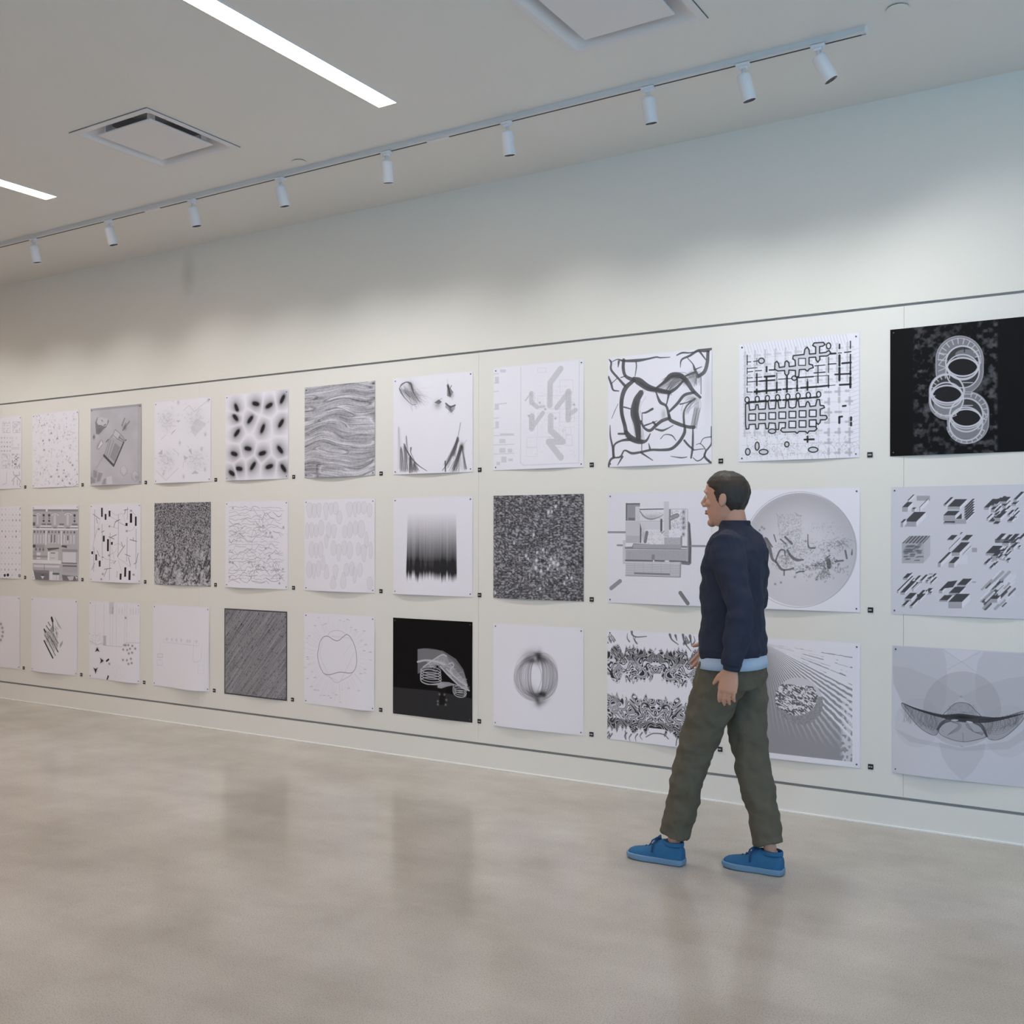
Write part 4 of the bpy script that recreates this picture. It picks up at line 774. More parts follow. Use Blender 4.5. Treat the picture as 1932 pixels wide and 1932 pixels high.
def a19():
    s = Art((1, 9)); g = s.rng; c = s.T([(895, 935)])[0] / N; d = np.hypot(U - c[0], V - c[1]) / .468
    ang = (V - c[1]); sh = np.clip(1 - np.abs(d - .93) / .5, 0, 1) * (d < 1) * (.5 - ang * .9)
    s.a += np.where(d < 1, .10 + .26 * np.clip(sh, 0, 1), 0).astype(np.float32); s.ring(895, 935, 743, 757, 1.6, .6, .55)
    def sc(n, cx, cy, sx, sy, l, w, a):
        for _ in range(n):
            x = g.normal(cx, sx); y = g.normal(cy, sy); t = g.uniform(0, 6.3); k = l * g.uniform(.3, 1); s.line([(x, y), (x + k * np.cos(t), y + k * np.sin(t))], w, .8, a * g.uniform(.4, 1))
    for _ in range(330): x = g.uniform(610, 920); y = g.uniform(470, 760); s.blob(x, y, 5, 6, 0, .7, g.uniform(.2, .5))
    s.line([(600, 470), (640, 740), (830, 730)], 1.5, .6, .4); s.line([(620, 500), (590, 460)], 2, .6, .5); s.line([(830, 450), (915, 500)], 2, .6, .5)
    sc(230, 760, 900, 90, 110, 34, 1.8, .5); sc(160, 720, 1100, 70, 60, 30, 1.8, .45); sc(160, 1000, 960, 150, 50, 30, 1.7, .4); sc(110, 1330, 880, 110, 60, 32, 2, .45); sc(90, 1260, 1120, 70, 60, 34, 3, .6); sc(60, 1450, 860, 50, 40, 24, 3, .4); sc(50, 1220, 1260, 50, 45, 40, 4, .5); sc(60, 1000, 1180, 90, 30, 24, 3, .5); sc(30, 1130, 1140, 40, 30, 24, 4, .6); sc(70, 1200, 640, 130, 35, 20, 1.6, .3); sc(30, 1430, 1200, 60, 30, 22, 2.5, .5); sc(14, 1030, 1280, 40, 20, 26, 2, .5)
    for p, w in (([(450, 790), (500, 900), (540, 1050), (590, 1100)], [10, 12, 9, 6]), ([(470, 790), (540, 900)], 5), ([(590, 1070), (640, 950), (700, 945), (710, 1010)], [6, 5, 6, 4]), ([(710, 770), (800, 860)], 7), ([(740, 940), (780, 1010), (860, 1070), (950, 1068)], [6, 8, 10, 5]), ([(590, 1090), (660, 1190), (740, 1200), (820, 1180)], [7, 8, 5, 7]), ([(1008, 740), (1020, 900), (1100, 915)], [3, 5, 6]), ([(1500, 950), (1520, 1050)], 6), ([(1370, 1090), (1470, 1080)], 6), ([(225, 1265), (320, 1200)], [9, 5]), ([(335, 940), (410, 925)], 8), ([(350, 1025), (475, 1020)], 4), ([(860, 1240), (900, 1225), (960, 1220)], 5), ([(1590, 930), (1585, 1000)], [2, 6]), ([(1280, 1080), (1290, 1160)], 14), ([(1240, 1060), (1300, 1010)], 4), ([(700, 1200), (700, 1270)], 5), ([(650, 800), (720, 860)], 5), ([(560, 740), (590, 830)], 4)): s.curve(p, w, .85, .8)
    for x, y in ((270, 1015), (190, 1110), (205, 1095), (280, 1140), (340, 1105), (365, 1160), (318, 1305), (462, 1345), (582, 1385), (658, 1365), (840, 1292), (1125, 1325), (370, 680), (400, 640), (400, 750), (430, 660), (1000, 1165), (980, 825), (1285, 950), (1410, 1130)): s.blob(x, y, 13, 13, 0, .85, .75)
    return s


def a110():
    s = Art((1, 10), .12); g = s.rng; DK = .88
    def slab(x, y, w, d, h):           # oblique box: dark top, grey front, pale side
        dx, dy = d * .75, -d * .75
        s.poly([(x, y), (x + w, y), (x + w, y + h), (x, y + h)], .42); s.poly([(x + w, y), (x + w + dx, y + dy), (x + w + dx, y + dy + h), (x + w, y + h)], .04); s.poly([(x, y), (x + w, y), (x + w + dx, y + dy), (x + dx, y + dy)], DK)
    s.rect(420, 230, 595, 295, .42); slab(300, 290, 20, 100, 30); slab(455, 380, 12, 150, 55); slab(230, 380, 75, 90, 60); slab(355, 405, 40, 30, 35); slab(262, 568, 155, 170, 65); slab(210, 580, 35, 60, 60)
    for k in range(6): slab(1040, 400 + k * 34 - 20, 30, 150, 22)
    slab(770, 345, 35, 130, 22); slab(825, 370, 160, 130, 40); slab(770, 485, 155, 80, 70); slab(770, 580, 160, 30, 20); s.poly([(930, 530), (1010, 455), (1010, 530)], DK); s.rect(920, 535, 1070, 595, .4)
    s.poly([(340, 755), (600, 755), (600, 1010), (510, 1110), (230, 1110), (230, 850)], .35); s.poly([(230, 850), (330, 755), (600, 750), (510, 850)], DK, .85)
    for k in range(6): s.line([(260 + k * 45, 850), (350 + k * 45, 755)], 3, .3, .8)
    for k in range(9): s.line([(520, 860 + k * 28), (600, 775 + k * 28)], 2, .1, .7)
    for _ in range(46): x = g.uniform(235, 450); y = g.uniform(870, 1080); s.poly([(x, y), (x + g.uniform(30, 90), y), (x + 80, y - 16), (x + 20, y - 16)], .75, .85)
    slab(820, 800, 80, 80, 12); slab(1005, 805, 90, 90, 15); slab(985, 725, 20, 30, 10); slab(845, 915, 12, 190, 25); slab(870, 890, 12, 150, 15); slab(870, 968, 115, 180, 45); slab(1025, 985, 10, 140, 20); slab(840, 1105, 75, 110, 60); slab(700, 1105, 38, 190, 55); s.rect(1145, 905, 1212, 962, .42)
    for k in range(4): s.line([(990 + k * 28, 1010), (990 + k * 28, 1110)], 5, .06, .9)
    def cluster(cx, cy, w, h, n, sm):
        for _ in range(n):
            x = cx + g.uniform(-.5, .4) * w; y = cy + g.uniform(-.45, .5) * h; x += -(y - cy) * .35
            slab(x, y, g.uniform(18, 70) * sm, g.uniform(30, 140) * sm, g.uniform(14, 45) * sm)
    slab(1300, 380, 65, 150, 30); s.rect(1365, 390, 1430, 590, .06); cluster(1560, 400, 380, 320, 26, 1); slab(1440, 515, 75, 70, 45); slab(1505, 300, 90, 80, 30); slab(1420, 590, 70, 40, 10)
    cluster(1580, 900, 330, 300, 16, .9); s.rect(1445, 790, 1720, 840, DK, .7); slab(1325, 975, 130, 130, 30); slab(1410, 1010, 70, 110, 60); slab(1300, 1110, 40, 90, 20); slab(1370, 1165, 35, 90, 20); cluster(1600, 1000, 300, 260, 14, .7)
    cluster(400, 1440, 420, 320, 16, .9); slab(165, 1470, 22, 260, 30); slab(210, 1490, 60, 200, 30); slab(265, 1570, 90, 100, 40); slab(230, 1660, 40, 90, 20); slab(330, 1665, 40, 110, 30); slab(560, 1310, 45, 25, 20); slab(580, 1495, 35, 25, 20); s.rect(580, 1240, 635, 1258, .42)
    slab(715, 1465, 45, 160, 35); s.poly([(760, 1440), (850, 1345), (960, 1330), (900, 1420)], DK); slab(950, 1390, 120, 110, 20); slab(845, 1495, 140, 110, 30); slab(720, 1590, 110, 90, 20); slab(840, 1610, 180, 140, 85); s.rect(1150, 1345, 1200, 1360, .45)
    for _ in range(46): x = g.uniform(1270, 1640); y = g.uniform(1300, 1700); k = g.uniform(60, 200); s.line([(x, y), (x + k * .75, y - k * .75)], g.uniform(3, 10), g.choice([DK, DK, .05, .42]), .9)
    slab(1390, 1570, 90, 60, 50); s.blob(1760, 1560, 90, 130, 0, .12, .6); s.a = np.clip(s.a, 0, .9); return s


def a20():
    s = Art((2, 0)); g = s.rng; c = (-160, 930)
    for k in range(22):
        t = k / 22 * 6.283; x, y = c[0] + 262 * np.cos(t), c[1] + 300 * np.sin(t); s.blob(x, y, 18, 24, 0, .9, .7)
        s.line([(c[0] + 200 * np.cos(t), c[1] + 230 * np.sin(t)), (x, y)], 1.5, .6, .4)
    s.ring(c[0], c[1], 190, 220, 2, .5, .5); s.scatter(60, -300, 800, 0, 1080, 30, 1.6, .6, .3); s.line([(-30, 1560), (20, 1570)], 5, .8, .7); return s


def a21():
    s = Art((2, 1)); g = s.rng
    for p, w, a in (([(935, 1100), (1120, 1440)], 8, .95), ([(990, 1050), (1170, 1390)], 4.5, .8), ([(1050, 1010), (1215, 1300)], 5, .85), ([(1110, 950), (1220, 1140)], 5, .8), ([(930, 870), (960, 920)], 9, .95), ([(970, 790), (1040, 890)], 5, .8), ([(1010, 720), (1055, 790)], 5, .8), ([(1080, 630), (1100, 690)], 13, .97), ([(1100, 700), (1120, 880)], 7, .85), ([(1170, 860), (1205, 1030)], 3, .6), ([(1000, 950), (1120, 1110)], 4, .7), ([(940, 990), (1000, 1080)], 4, .6), ([(1180, 1250), (1225, 1320)], 5, .85)): s.line(p, w * 1.25, .96, a)
    s.poly([(1250, 1170), (1310, 1080), (1310, 1150), (1260, 1240)], .55, .7); s.poly([(1130, 580), (1300, 870), (1220, 800)], .5, .6); s.poly([(925, 940), (1070, 880), (1220, 1130), (1200, 1300), (930, 1000)], .5, .35); s.poly([(1040, 880), (1110, 760), (1140, 900), (1080, 950)], .7, .6)
    [s.line([(925 + k * 26, 900 + k * 6 + 60 * (k % 2)), (1010 + k * 24, 1080 + k * 8 + 60 * (k % 3))], 2.2, .8, .6) for k in range(9)]; s.scatter(110, 950, 780, 1200, 1280, 70, 2.2, .85, .6, 60); s.poly([(1010, 1090), (1080, 1100), (1150, 1330)], .45, .35); return s


def a22():
    s = Art((2, 2)); g = s.rng
    for x, y, r in ((270, 1105, -90), (360, 1320, 0), (238, 1500, 90)):
        for k, L in ((r, 85 if r == 90 else 50), (r + 128, 80), (r - 128, 80)):
            t = np.radians(k); e = (x + L * np.cos(t) * .8, y + L * np.sin(t)); n = (-np.sin(t) * 17, np.cos(t) * 17); s.poly([(x + n[0], y + n[1]), e, (x - n[0], y - n[1])], .96)
        s.blob(x, y, 22, 26, 0, .98, .95)
    s.line([(450, 1325), (490, 1295)], 10, .95); s.line([(465, 1675), (485, 1620)], 11, .9)
    for x, y in ((795, 1015), (825, 1020), (875, 1015), (950, 1030), (778, 1100), (855, 1108), (908, 1085), (1003, 1083), (888, 1175), (948, 1160), (778, 1300), (855, 1305), (930, 1278), (888, 1378), (945, 1360), (815, 490), (505, 1378)): s.blob(x, y, 14, 17, 0, .9, .8)
    s.rect(500, 190, 590, 420, .2, .7); s.line([(570, 290), (562, 410)], 6, .5, .8); s.rect(385, 835, 440, 1025, .28, .8)
    for x in (235, 400, 520, 570, 640, 800, 840): s.line([(x, 220), (x, 1020)], 2.5, .3, .4)
    for x in (690, 750, 915, 960, 1015, 1060): s.line([(x, 310), (x, 420)], 3, .4, .5)
    s.line([(120, 940), (180, 955), (250, 1020), (350, 985), (420, 1025), (740, 1050), (850, 970), (1085, 975)], 2, .5, .5); s.scatter(50, 120, 780, 380, 1010, 20, 2, .6, .5); s.scatter(90, 380, 1400, 820, 1700, 18, 1.5, .4, .3); return s


def a23():
    s = Art((2, 3))
    for x, y in ((330, 795), (425, 800), (515, 808), (610, 815), (735, 828), (785, 830), (912, 835)): s.blob(x, y, 16, 26, 0, .5, .45)
    s.line([(270, 780), (270, 870), (380, 860), (600, 885), (960, 920), (970, 860)], 2.4, .4, .35); s.box(150, 1080, 245, 1145, 3.5, .5, .4); s.box(140, 1195, 240, 1300, 2.5, .4, .35); s.curve([(865, 780), (865, 1190), (950, 1220), (1010, 1160), (1020, 900)], 2.6, .4, .3); s.box(960, 1290, 1060, 1450, 2, .35, .3); s.line([(210, 860), (190, 1060)], 1.6, .35, .3); return s


def a24():
    s = Art((2, 4)); g = s.rng; d = (U + V * .92) * .72; e = (V - U * .92) * .72
    n = vnoise(g, 150, 5, d, e); n2 = vnoise(g, 60, 3, d, e); n3 = vnoise(g, 90, 90)
    s.a = np.clip(.60 + (n - .5) * .24 + (n2 - .5) * .09 + np.clip(n3 - .66, 0, 1) * .7, 0, 1).astype(np.float32)
    b = np.minimum(np.minimum(U, 1 - U), np.minimum(V, 1 - V)); s.a = np.where(b < .013, .9, s.a).astype(np.float32); return s


def a25():
    s = Art((2, 5)); g = s.rng
    P = [(450, 548), (400, 570), (350, 640), (320, 780), (310, 880), (335, 1020), (390, 1140), (430, 1180), (500, 1192), (570, 1175), (650, 1152), (730, 1148), (830, 1160), (900, 1145), (945, 1080), (965, 980), (960, 860), (935, 730), (900, 640), (850, 555), (795, 518), (740, 550), (680, 605), (625, 625), (560, 600), (500, 560)]
    s.curve(P, 3.0, .75, .75, True)
    s.curve([(480, 530), (520, 480), (600, 452), (690, 460), (780, 510)], 2, .6, .4); s.line([(540, 550), (840, 575), (900, 640)], 1.6, .5, .3); s.curve([(430, 1190), (520, 1240), (590, 1310), (660, 1315), (720, 1280), (850, 1210), (900, 1150)], 2.2, .6, .4); s.curve([(390, 600), (355, 800), (370, 930), (440, 1080), (510, 1220), (640, 1290)], 1.6, .5, .3); s.line([(920, 820), (780, 1120), (700, 1280)], 1.6, .5, .3); s.line([(870, 680), (740, 860)], 1.3, .4, .25)
    for k in range(60):
        t = k / 60 * 6.283 + g.normal() * .03; r0, r1 = 1.15, g.uniform(1.3, 1.75); cx, cy = 640, 880; s.line([(cx + 330 * r0 * np.cos(t), cy + 400 * r0 * np.sin(t)), (cx + 330 * r1 * np.cos(t), cy + 420 * r1 * np.sin(t))], 1.2, .4, .2)
        if g.random() < .75: x, y = cx + 330 * r1 * np.cos(t), cy + 440 * r1 * np.sin(t); s.line([(x - 16, y), (x + 16, y)], 4, .5, g.uniform(.15, .45))
    s.line([(600, 1400), (600, 1620)], 1.4, .4, .25); s.line([(670, 1340), (690, 1640)], 1.4, .4, .25); return s


def a26():
    s = Art((2, 6), .993); g = s.rng
    s.poly([(100, 1240), (800, 1300), (1370, 1420), (1370, 1810), (100, 1700)], .955)
    s.poly([(500, 640), (600, 625), (900, 660), (1110, 790), (1230, 960), (1300, 1200), (1180, 1180), (890, 860), (500, 1030)], .72, .8)
    for k in range(16): t = k / 15; s.curve([(500, 640 + t * 180), (700, 630 + t * 170), (900 + 100 * t, 690 + 200 * t), (1200 - 60 * t, 960 + 100 * t), (1280, 1160 + 60 * t)], 1.8, .45, .35)
    s.poly([(590, 920), (880, 720), (960, 740), (1000, 830), (1290, 1190), (1310, 1290), (1230, 1250), (1000, 1060), (850, 900), (700, 880)], .45, .75)
    for _ in range(110):
        t = g.uniform(0, 1); x = 640 + t * 620; y = 880 + (t * t) * 330 + g.normal() * 45 - 80 * (t > .2) * (t < .5); s.line([(x, y), (x + g.uniform(30, 90), y + g.uniform(-20, 80))], 1.8, .2, .5)
    for p, w in (([(500, 840), (620, 815), (780, 830), (930, 880)], 8), ([(590, 920), (760, 800), (890, 725), (960, 745)], 5), ([(860, 910), (1000, 1060), (1200, 1240), (1320, 1290)], 6), ([(960, 950), (1100, 1080), (1280, 1220)], 5), ([(1000, 870), (1050, 850), (1075, 900), (1020, 960), (1060, 1040), (1100, 1080)], 5)): s.curve(p, w, .22, .9)
    for k in range(5): s.ring(715, 975 + k * 42, 165 - abs(k - 3) * 4, 55, 3.2, .3, .9, 6)
    s.curve([(550, 950), (545, 1080), (560, 1150), (640, 1190), (720, 1195), (860, 1180)], 3.4, .3, .9)
    for k in range(4): s.ring(1180, 1260 + k * 32, 100 - k * 3, 38, 2.8, .35, .9, 8)
    s.curve([(1070, 1200), (1070, 1320), (1130, 1385), (1220, 1395), (1280, 1340)], 3.2, .35, .9)
    s.poly([(820, 1180), (880, 1155), (1000, 1160), (1180, 1220), (1060, 1210), (960, 1230), (880, 1260), (820, 1250)], .45, .85); s.blob(880, 1200, 60, 30, 0, .3, .5); s.rect(850, 1260, 950, 1520, .99, .8)
    for x, y in ((850, 1350), (930, 1355), (825, 1460), (825, 1510), (950, 1515), (960, 1440)): s.blob(x, y, 14, 16, 0, .5, .6)
    return s


def a27():
    s = Art((2, 7)); g = s.rng; cx, cy = 770, 940
    for _ in range(330):
        r = g.uniform(.25, 1); side = g.choice([-1, 1]); w = (360 if side < 0 else 330) * r; ph = g.normal() * .05
        y0 = 640 + g.normal() * 45 * r; y1 = 1240 + g.normal() * 50 * r; b = g.uniform(.8, 1.1)
        t = np.linspace(0, PI_, 11); sw = np.sin(t) ** .95; yy = y0 + (y1 - y0) * (1 - np.cos(t)) / 2
        s.curve(np.stack([790 + g.normal() * 22 * (1 - sw) + side * (w * .98) * sw - 20 * sw, yy - 45 * r * np.cos(t) * np.sin(t)], 1), 1.6, .8, .13)
    s.ell(765, 930, 62, 165, -4, 0, .85); s.curve([(780, 740), (830, 860), (840, 980), (800, 1110), (770, 1190)], 2.5, .6, .5)
    for x, y, rx, ry, r, a in ((795, 640, 36, 80, 10, .85), (700, 700, 90, 40, 0, .6), (770, 590, 60, 30, 0, .75), (850, 690, 60, 70, 0, .45), (650, 620, 110, 70, -30, .35), (835, 1200, 62, 40, 0, .97), (880, 1210, 30, 40, 0, .8), (780, 1300, 40, 80, -25, .7), (700, 1180, 60, 100, -30, .4), (840, 1330, 80, 40, -20, .45)): s.blob(x, y, rx, ry, r, .95, a)
    s.blob(740, 655, 24, 22, 0, .2, .6); s.blob(840, 1285, 26, 14, 0, .3, .5); return s


def a28():
    s = Art((2, 8)); g = s.rng
    for band, (yc, hw) in enumerate(((.30, .145), (.745, .165))):
        x = np.abs(U - .48) * 1.0; wx = x + .05 * np.sin(V * 33 + x * 14) + .05 * (fbm(g, 6, 6, 3, x, V) - .5); wy = V + .035 * np.sin(x * 40 + V * 15)
        n = vnoise(g, 17, 20, wx, wy); n2 = vnoise(g, 34, 36, wx, wy); h = np.sin(n * 34 + n2 * 5)
        edge = hw + (vnoise(g, 22, 2, x, V * 0 + .3) - .5) * .09 + (vnoise(g, 55, 1, x, V * 0 + .7) - .5) * .07
        d = np.abs(V - yc - .03 * (x - .2)); m = np.clip((edge - d) / .02, 0, 1)
        dens = .35 + .45 * np.clip(np.abs(V - (yc - (.09 if band == 0 else -.12))) < .06, 0, 1)
        s.a = np.maximum(s.a, m * np.clip(.5 + h * .75 + (dens - .35) * .9, .03, .93)).astype(np.float32)
    for sx in (-1, 1):
        for k in range(16):
            x0 = 870 + sx * g.uniform(200, 740); up = k % 2; y0 = (300 if up else 1580) + g.uniform(-20, 30); dy = -1 if up else 1
            s.curve([(x0, y0), (x0 + sx * 30, y0 + dy * 50), (x0 + sx * g.uniform(-20, 70), y0 + dy * g.uniform(90, 120))], [6, 4, 1.5], .8, .8)
    s.poly([(800, 450), (845, 385), (890, 440), (845, 475)], 0); s.poly([(805, 745), (910, 745), (925, 900), (700, 960), (780, 850)], 0); s.poly([(815, 1210), (845, 1170), (880, 1200), (850, 1245)], 0); s.poly([(730, 1510), (975, 1530), (970, 1585), (735, 1570)], 0)
    s.poly([(740, 900), (960, 900), (970, 1110), (730, 1100)], 0, .95)
    for p in ([(490, 150), (500, 200), (560, 230), (700, 220)], [(1030, 190), (1060, 260), (1150, 330)], [(1215, 190), (1240, 300), (1330, 420)], [(1315, 200), (1340, 350)], [(1110, 200), (1130, 270)]): s.curve(p, [9, 5, 3], .85, .85)
    for x in (1400, 1470, 1540): s.line([(x, 520), (x + 60, 350)], [14, 7], .8, .8)
    s.line([(1320, 1140), (1470, 1280)], 10, 0, .8); s.line([(150, 1050), (300, 1140)], 8, .6, .8); s.ring(1460, 1570, 26, 40, 4, .1); s.ring(1530, 1530, 22, 34, 4, .2)
    for p in ([(700, 1640), (800, 1590), (950, 1600), (1020, 1660)], [(400, 1560), (410, 1680)], [(1130, 1750), (1150, 1650), (1250, 1620), (1330, 1690)]): s.curve(p, 4, .85, .8)
    return s


def a29():
    s = Art((2, 9)); g = s.rng; u0, v0 = .20, .04
    m = (U > .045) & (U < .94) & (V > .02) & (V < .955)
    ang = np.degrees(np.arctan2(V - v0, np.maximum(U - u0, 1e-3))); r = np.hypot(U - u0, V - v0); jit = vnoise(g, 40, 40) * .5
    k = ang / 3.1 + jit * .4; ln = np.abs(k - np.floor(k) - .5) * 2
    brk = vnoise(g, 3.2, 1, r * 4, np.floor(k) * 7.3)
    up = (ang > 6) & (ang < 50); w = np.interp(ang, [0, 10, 30, 60, 90], [.30, .36, .5, .75, 1.1])
    ink = np.clip((ln - (1 - w)) / .12, 0, 1) * .52; ink = np.where((ang < 24) & (brk < .45), 0, ink); ink = np.where((ang < 24) & (ang % 6.2 < 3.1), 0, ink)
    fill = np.interp(V + .15 * (1 - U), [.45, .75, .9], [0, .3, .52]); ink = np.where(ang > 45, np.maximum(ink, fill), ink)
    lf = np.interp(U, [.05, .22, .40], [1, .75, 0]); ink = np.maximum(ink, lf * np.interp(V, [.1, .3, .6], [.05, .22, .48])); ink = np.where(ang < 5, 0, ink)
    right = np.clip((U - .84) / .03, 0, 1) * (V > .45); ink = ink * (1 - right * .75 * (vnoise(g, 60, 60) > .42))
    s.a = np.where(m, ink, 0).astype(np.float32)
    c = s.T([(895, 905)])[0] / N; R = .195; d = np.hypot(U - c[0], V - c[1]) / R; n = .6 * vnoise(g, 44, 150, U * .83 + V * .55, V * .83 - U * .55) + .4 * vnoise(g, 110, 140)
    s.a = np.where(d < 1, .12, s.a).astype(np.float32)
    dd = np.hypot(U - c[0] + .02, V - c[1] + .005) / (R * .93); body = (dd < 1) & (V > c[1] - R * .68)
    s.a = np.where(body, np.clip((n - .42) * 5, .02, .8), s.a).astype(np.float32)
    cres = (d < 1) & (np.hypot(U - c[0] + .035, V - c[1] + .07) / R > .98) & (V > c[1] - .05); s.a = np.where(cres, .52 + .2 * (vnoise(g, 120, 120) - .5), s.a).astype(np.float32)
    return s


def a210():
    s = Art((2, 10), .14); g = s.rng
    def tr(p, a=.16): s.poly(p, .55, a)
    tr([(90, 170), (700, 205), (740, 330), (760, 560), (740, 830), (680, 1000), (450, 950), (210, 850), (100, 620)]); tr([(1200, 240), (1800, 260), (1800, 1000), (1240, 1040), (1110, 830), (1095, 560), (1130, 350)])
    tr([(90, 410), (300, 440), (600, 560), (930, 780), (680, 1000), (200, 850), (100, 640)]); tr([(1810, 520), (1500, 560), (1200, 640), (930, 780), (1150, 1040), (1800, 960)]); tr(s.ellpts(940, 930, 475, 455), .3)
    tr([(110, 1170), (400, 1290), (930, 1400), (1500, 1320), (1800, 1100), (1800, 1250), (1500, 1420), (930, 1440), (300, 1330)], .2); tr([(660, 1330), (930, 1410), (1230, 1340), (1200, 1500), (1080, 1690), (950, 1800), (800, 1660), (700, 1500)], .18); tr(s.ellpts(400, 1100, 280, 300), .1); tr(s.ellpts(1500, 1200, 290, 320), .1); tr([(720, 205), (1130, 225), (930, 360)], -.1)
    for p in ([(700, 210), (930, 360), (1150, 240)], [(760, 450), (930, 360), (1100, 480)]): s.line(p, 2, .4, .4)
    L = [(200, 865), (380, 935), (600, 1000), (740, 1030), (720, 1090), (660, 1170), (630, 1240), (560, 1240), (430, 1160), (300, 1020)]; Rr = [(1690, 960), (1500, 1015), (1300, 1050), (1150, 1060), (1190, 1150), (1240, 1260), (1300, 1305), (1420, 1290), (1560, 1190), (1680, 1060)]
    C = [(655, 1210), (720, 1110), (850, 1075), (1000, 1075), (1140, 1130), (1200, 1200), (1235, 1265), (1100, 1310), (950, 1328), (780, 1290)]; T_ = [(735, 1020), (780, 930), (850, 870), (940, 855), (1030, 880), (1100, 950), (1145, 1035)]
    for P, a in ((L, .42), (Rr, .42), (C, .26), (T_, .34)): s.poly(P, .75, a); s.curve(P, 2.2, .85, .8, True)
    for _ in range(60):
        t = g.uniform(0, 1); x = 230 + 420 * t; y0 = 880 + 130 * t; s.curve([(x, y0), (x + g.uniform(-60, 60), y0 + 70 + 60 * t), (x + g.uniform(-60, 90), min(y0 + 200, 1230))], 1.3, .85, .3); x = 1240 + 420 * t; y0 = 1050 - 80 * t; s.curve([(x, y0), (x + g.uniform(-60, 60), y0 + 90), (x + g.uniform(-90, 40), y0 + 200 - 60 * t)], 1.3, .85, .3)
    for k in range(9): t = k / 8; s.curve([(210 + 40 * t, 870 + 40 * t), (430, 960 + 150 * t), (700, 1050 + 110 * t)], 1.3, .85, .4); s.curve([(1680, 970 + 50 * t), (1450, 1030 + 190 * t), (1200, 1090 + 140 * t)], 1.3, .85, .4)
    for k in range(5): s.curve([(760 + 10 * k, 1250 - 8 * k), (880, 1200 - 12 * k), (930 - 10 * k, 1140 - 6 * k), (900 - 20 * k, 1095), (820, 1090)], 1.6, .8, .5); s.curve([(980 + 8 * k, 1110), (1010 + 10 * k, 1160), (1090, 1210), (1190, 1250 - 10 * k)], 1.6, .8, .5)
    s.line([(950, 1220), (955, 1320)], 1.8, .8, .5); s.scatter(70, 760, 890, 1110, 1020, 60, 1.3, .85, .4)
    s.curve([(210, 860), (400, 940), (700, 1020), (930, 1040), (1180, 1060), (1400, 1050), (1690, 985)], [2, 6, 10, 26, 20, 9, 2], .95, .9); s.blob(940, 1030, 130, 26, 0, .97, .85); s.curve([(640, 1180), (700, 1100), (800, 1060)], [6, 9, 12], .9, .8); s.curve([(1080, 1080), (1180, 1140), (1240, 1260)], [12, 10, 6], .9, .8); s.ell(850, 1068, 45, 8, 0, .15); s.ell(1030, 1090, 42, 9, 10, .15)
    s.blob(925, 780, 12, 10, 0, .7, .7); s.blob(940, 1385, 25, 8, 0, .6, .5); return s


ART = [[a00, a01, a02, a03, a04, a05, a06, a07, a08, a09, a010], [a10, a11, a12, a13, a14, a15, a16, a17, a18, a19, a110], [a20, a21, a22, a23, a24, a25, a26, a27, a28, a29, a210]]
# ---------------------------------------------------------------- end of artwork

# ================================================================ posters
PX0, PITCH, PS = -1.0875, .7582, .608
TOPS = [2.3885, 1.6325, .8735]
DESC = [
 ['small grey plan diagrams in rows', 'scattered tiny marks and dots', 'a grey collage with a tilted box', 'four faint line-drawing clusters', 'eighteen dark blurred dashes', 'grey wavy strata', 'dark sketched corner fans', 'pale grey zigzag bars', 'thick dark branching veins', 'black grid and looped street outlines', 'white interlocking rings on black'],
 ['rows of small dots', 'grey arcade and shopfront collage', 'black bars among thin lines', 'dense grey speckled scatter', 'fine wavy scribbled rows', 'pale overlapping ovals', 'a black-to-white vertical gradient block', 'dark rippled texture with white flecks', 'a grey roof plan drawing', 'a large shaded circle of scattered fragments', 'nine dark stacked block clusters'],
 ['a ring of small marks', 'a small hatched rhombus', 'three black dart shapes', 'an almost blank sheet with faint marks', 'diagonal grey hatching in a dark border', 'a thin rounded closed outline', 'a white wireframe form on black', 'a dark spun oval of fibres', 'two mirrored swirling ornament bands', 'a sphere among radiating dashes', 'translucent circles and dark netted wings']]
ROWN = ['top', 'middle', 'bottom']; rnd = random.Random(4)
JIT = {(0, 9): (-.0, .001), (0, 7): (-.001, .004), (2, 3): (-.012, 0), (2, 2): (-.014, 0), (2, 1): (-.012, .003), (2, 0): (-.018, .003), (2, 4): (-.008, 0), (1, 2): (-.004, .002), (0, 8): (.001, -.002), (2, 10): (.006, 0), (0, 10): (-.006, 0), (2, 9): (.006, 0), (1, 9): (.004, .001)}
BULGE = {(2, 3): (.026, .72), (2, 5): (.018, .82), (2, 2): (.016, .8), (2, 1): (.016, .3), (0, 3): (.012, .3), (1, 4): (.012, .3), (1, 2): (.014, .6), (1, 6): (.012, .25), (1, 9): (.012, .3), (2, 7): (.012, .25), (2, 10): (.016, .25), (0, 6): (.010, .45), (1, 5): (.013, .5), (0, 4): (.010, .3), (2, 8): (.010, .7), (1, 8): (.012, .7), (0, 5): (.013, .4), (0, 2): (.016, .3), (1, 1): (.014, .3)}
DARKP = {(0, 10), (2, 6)}


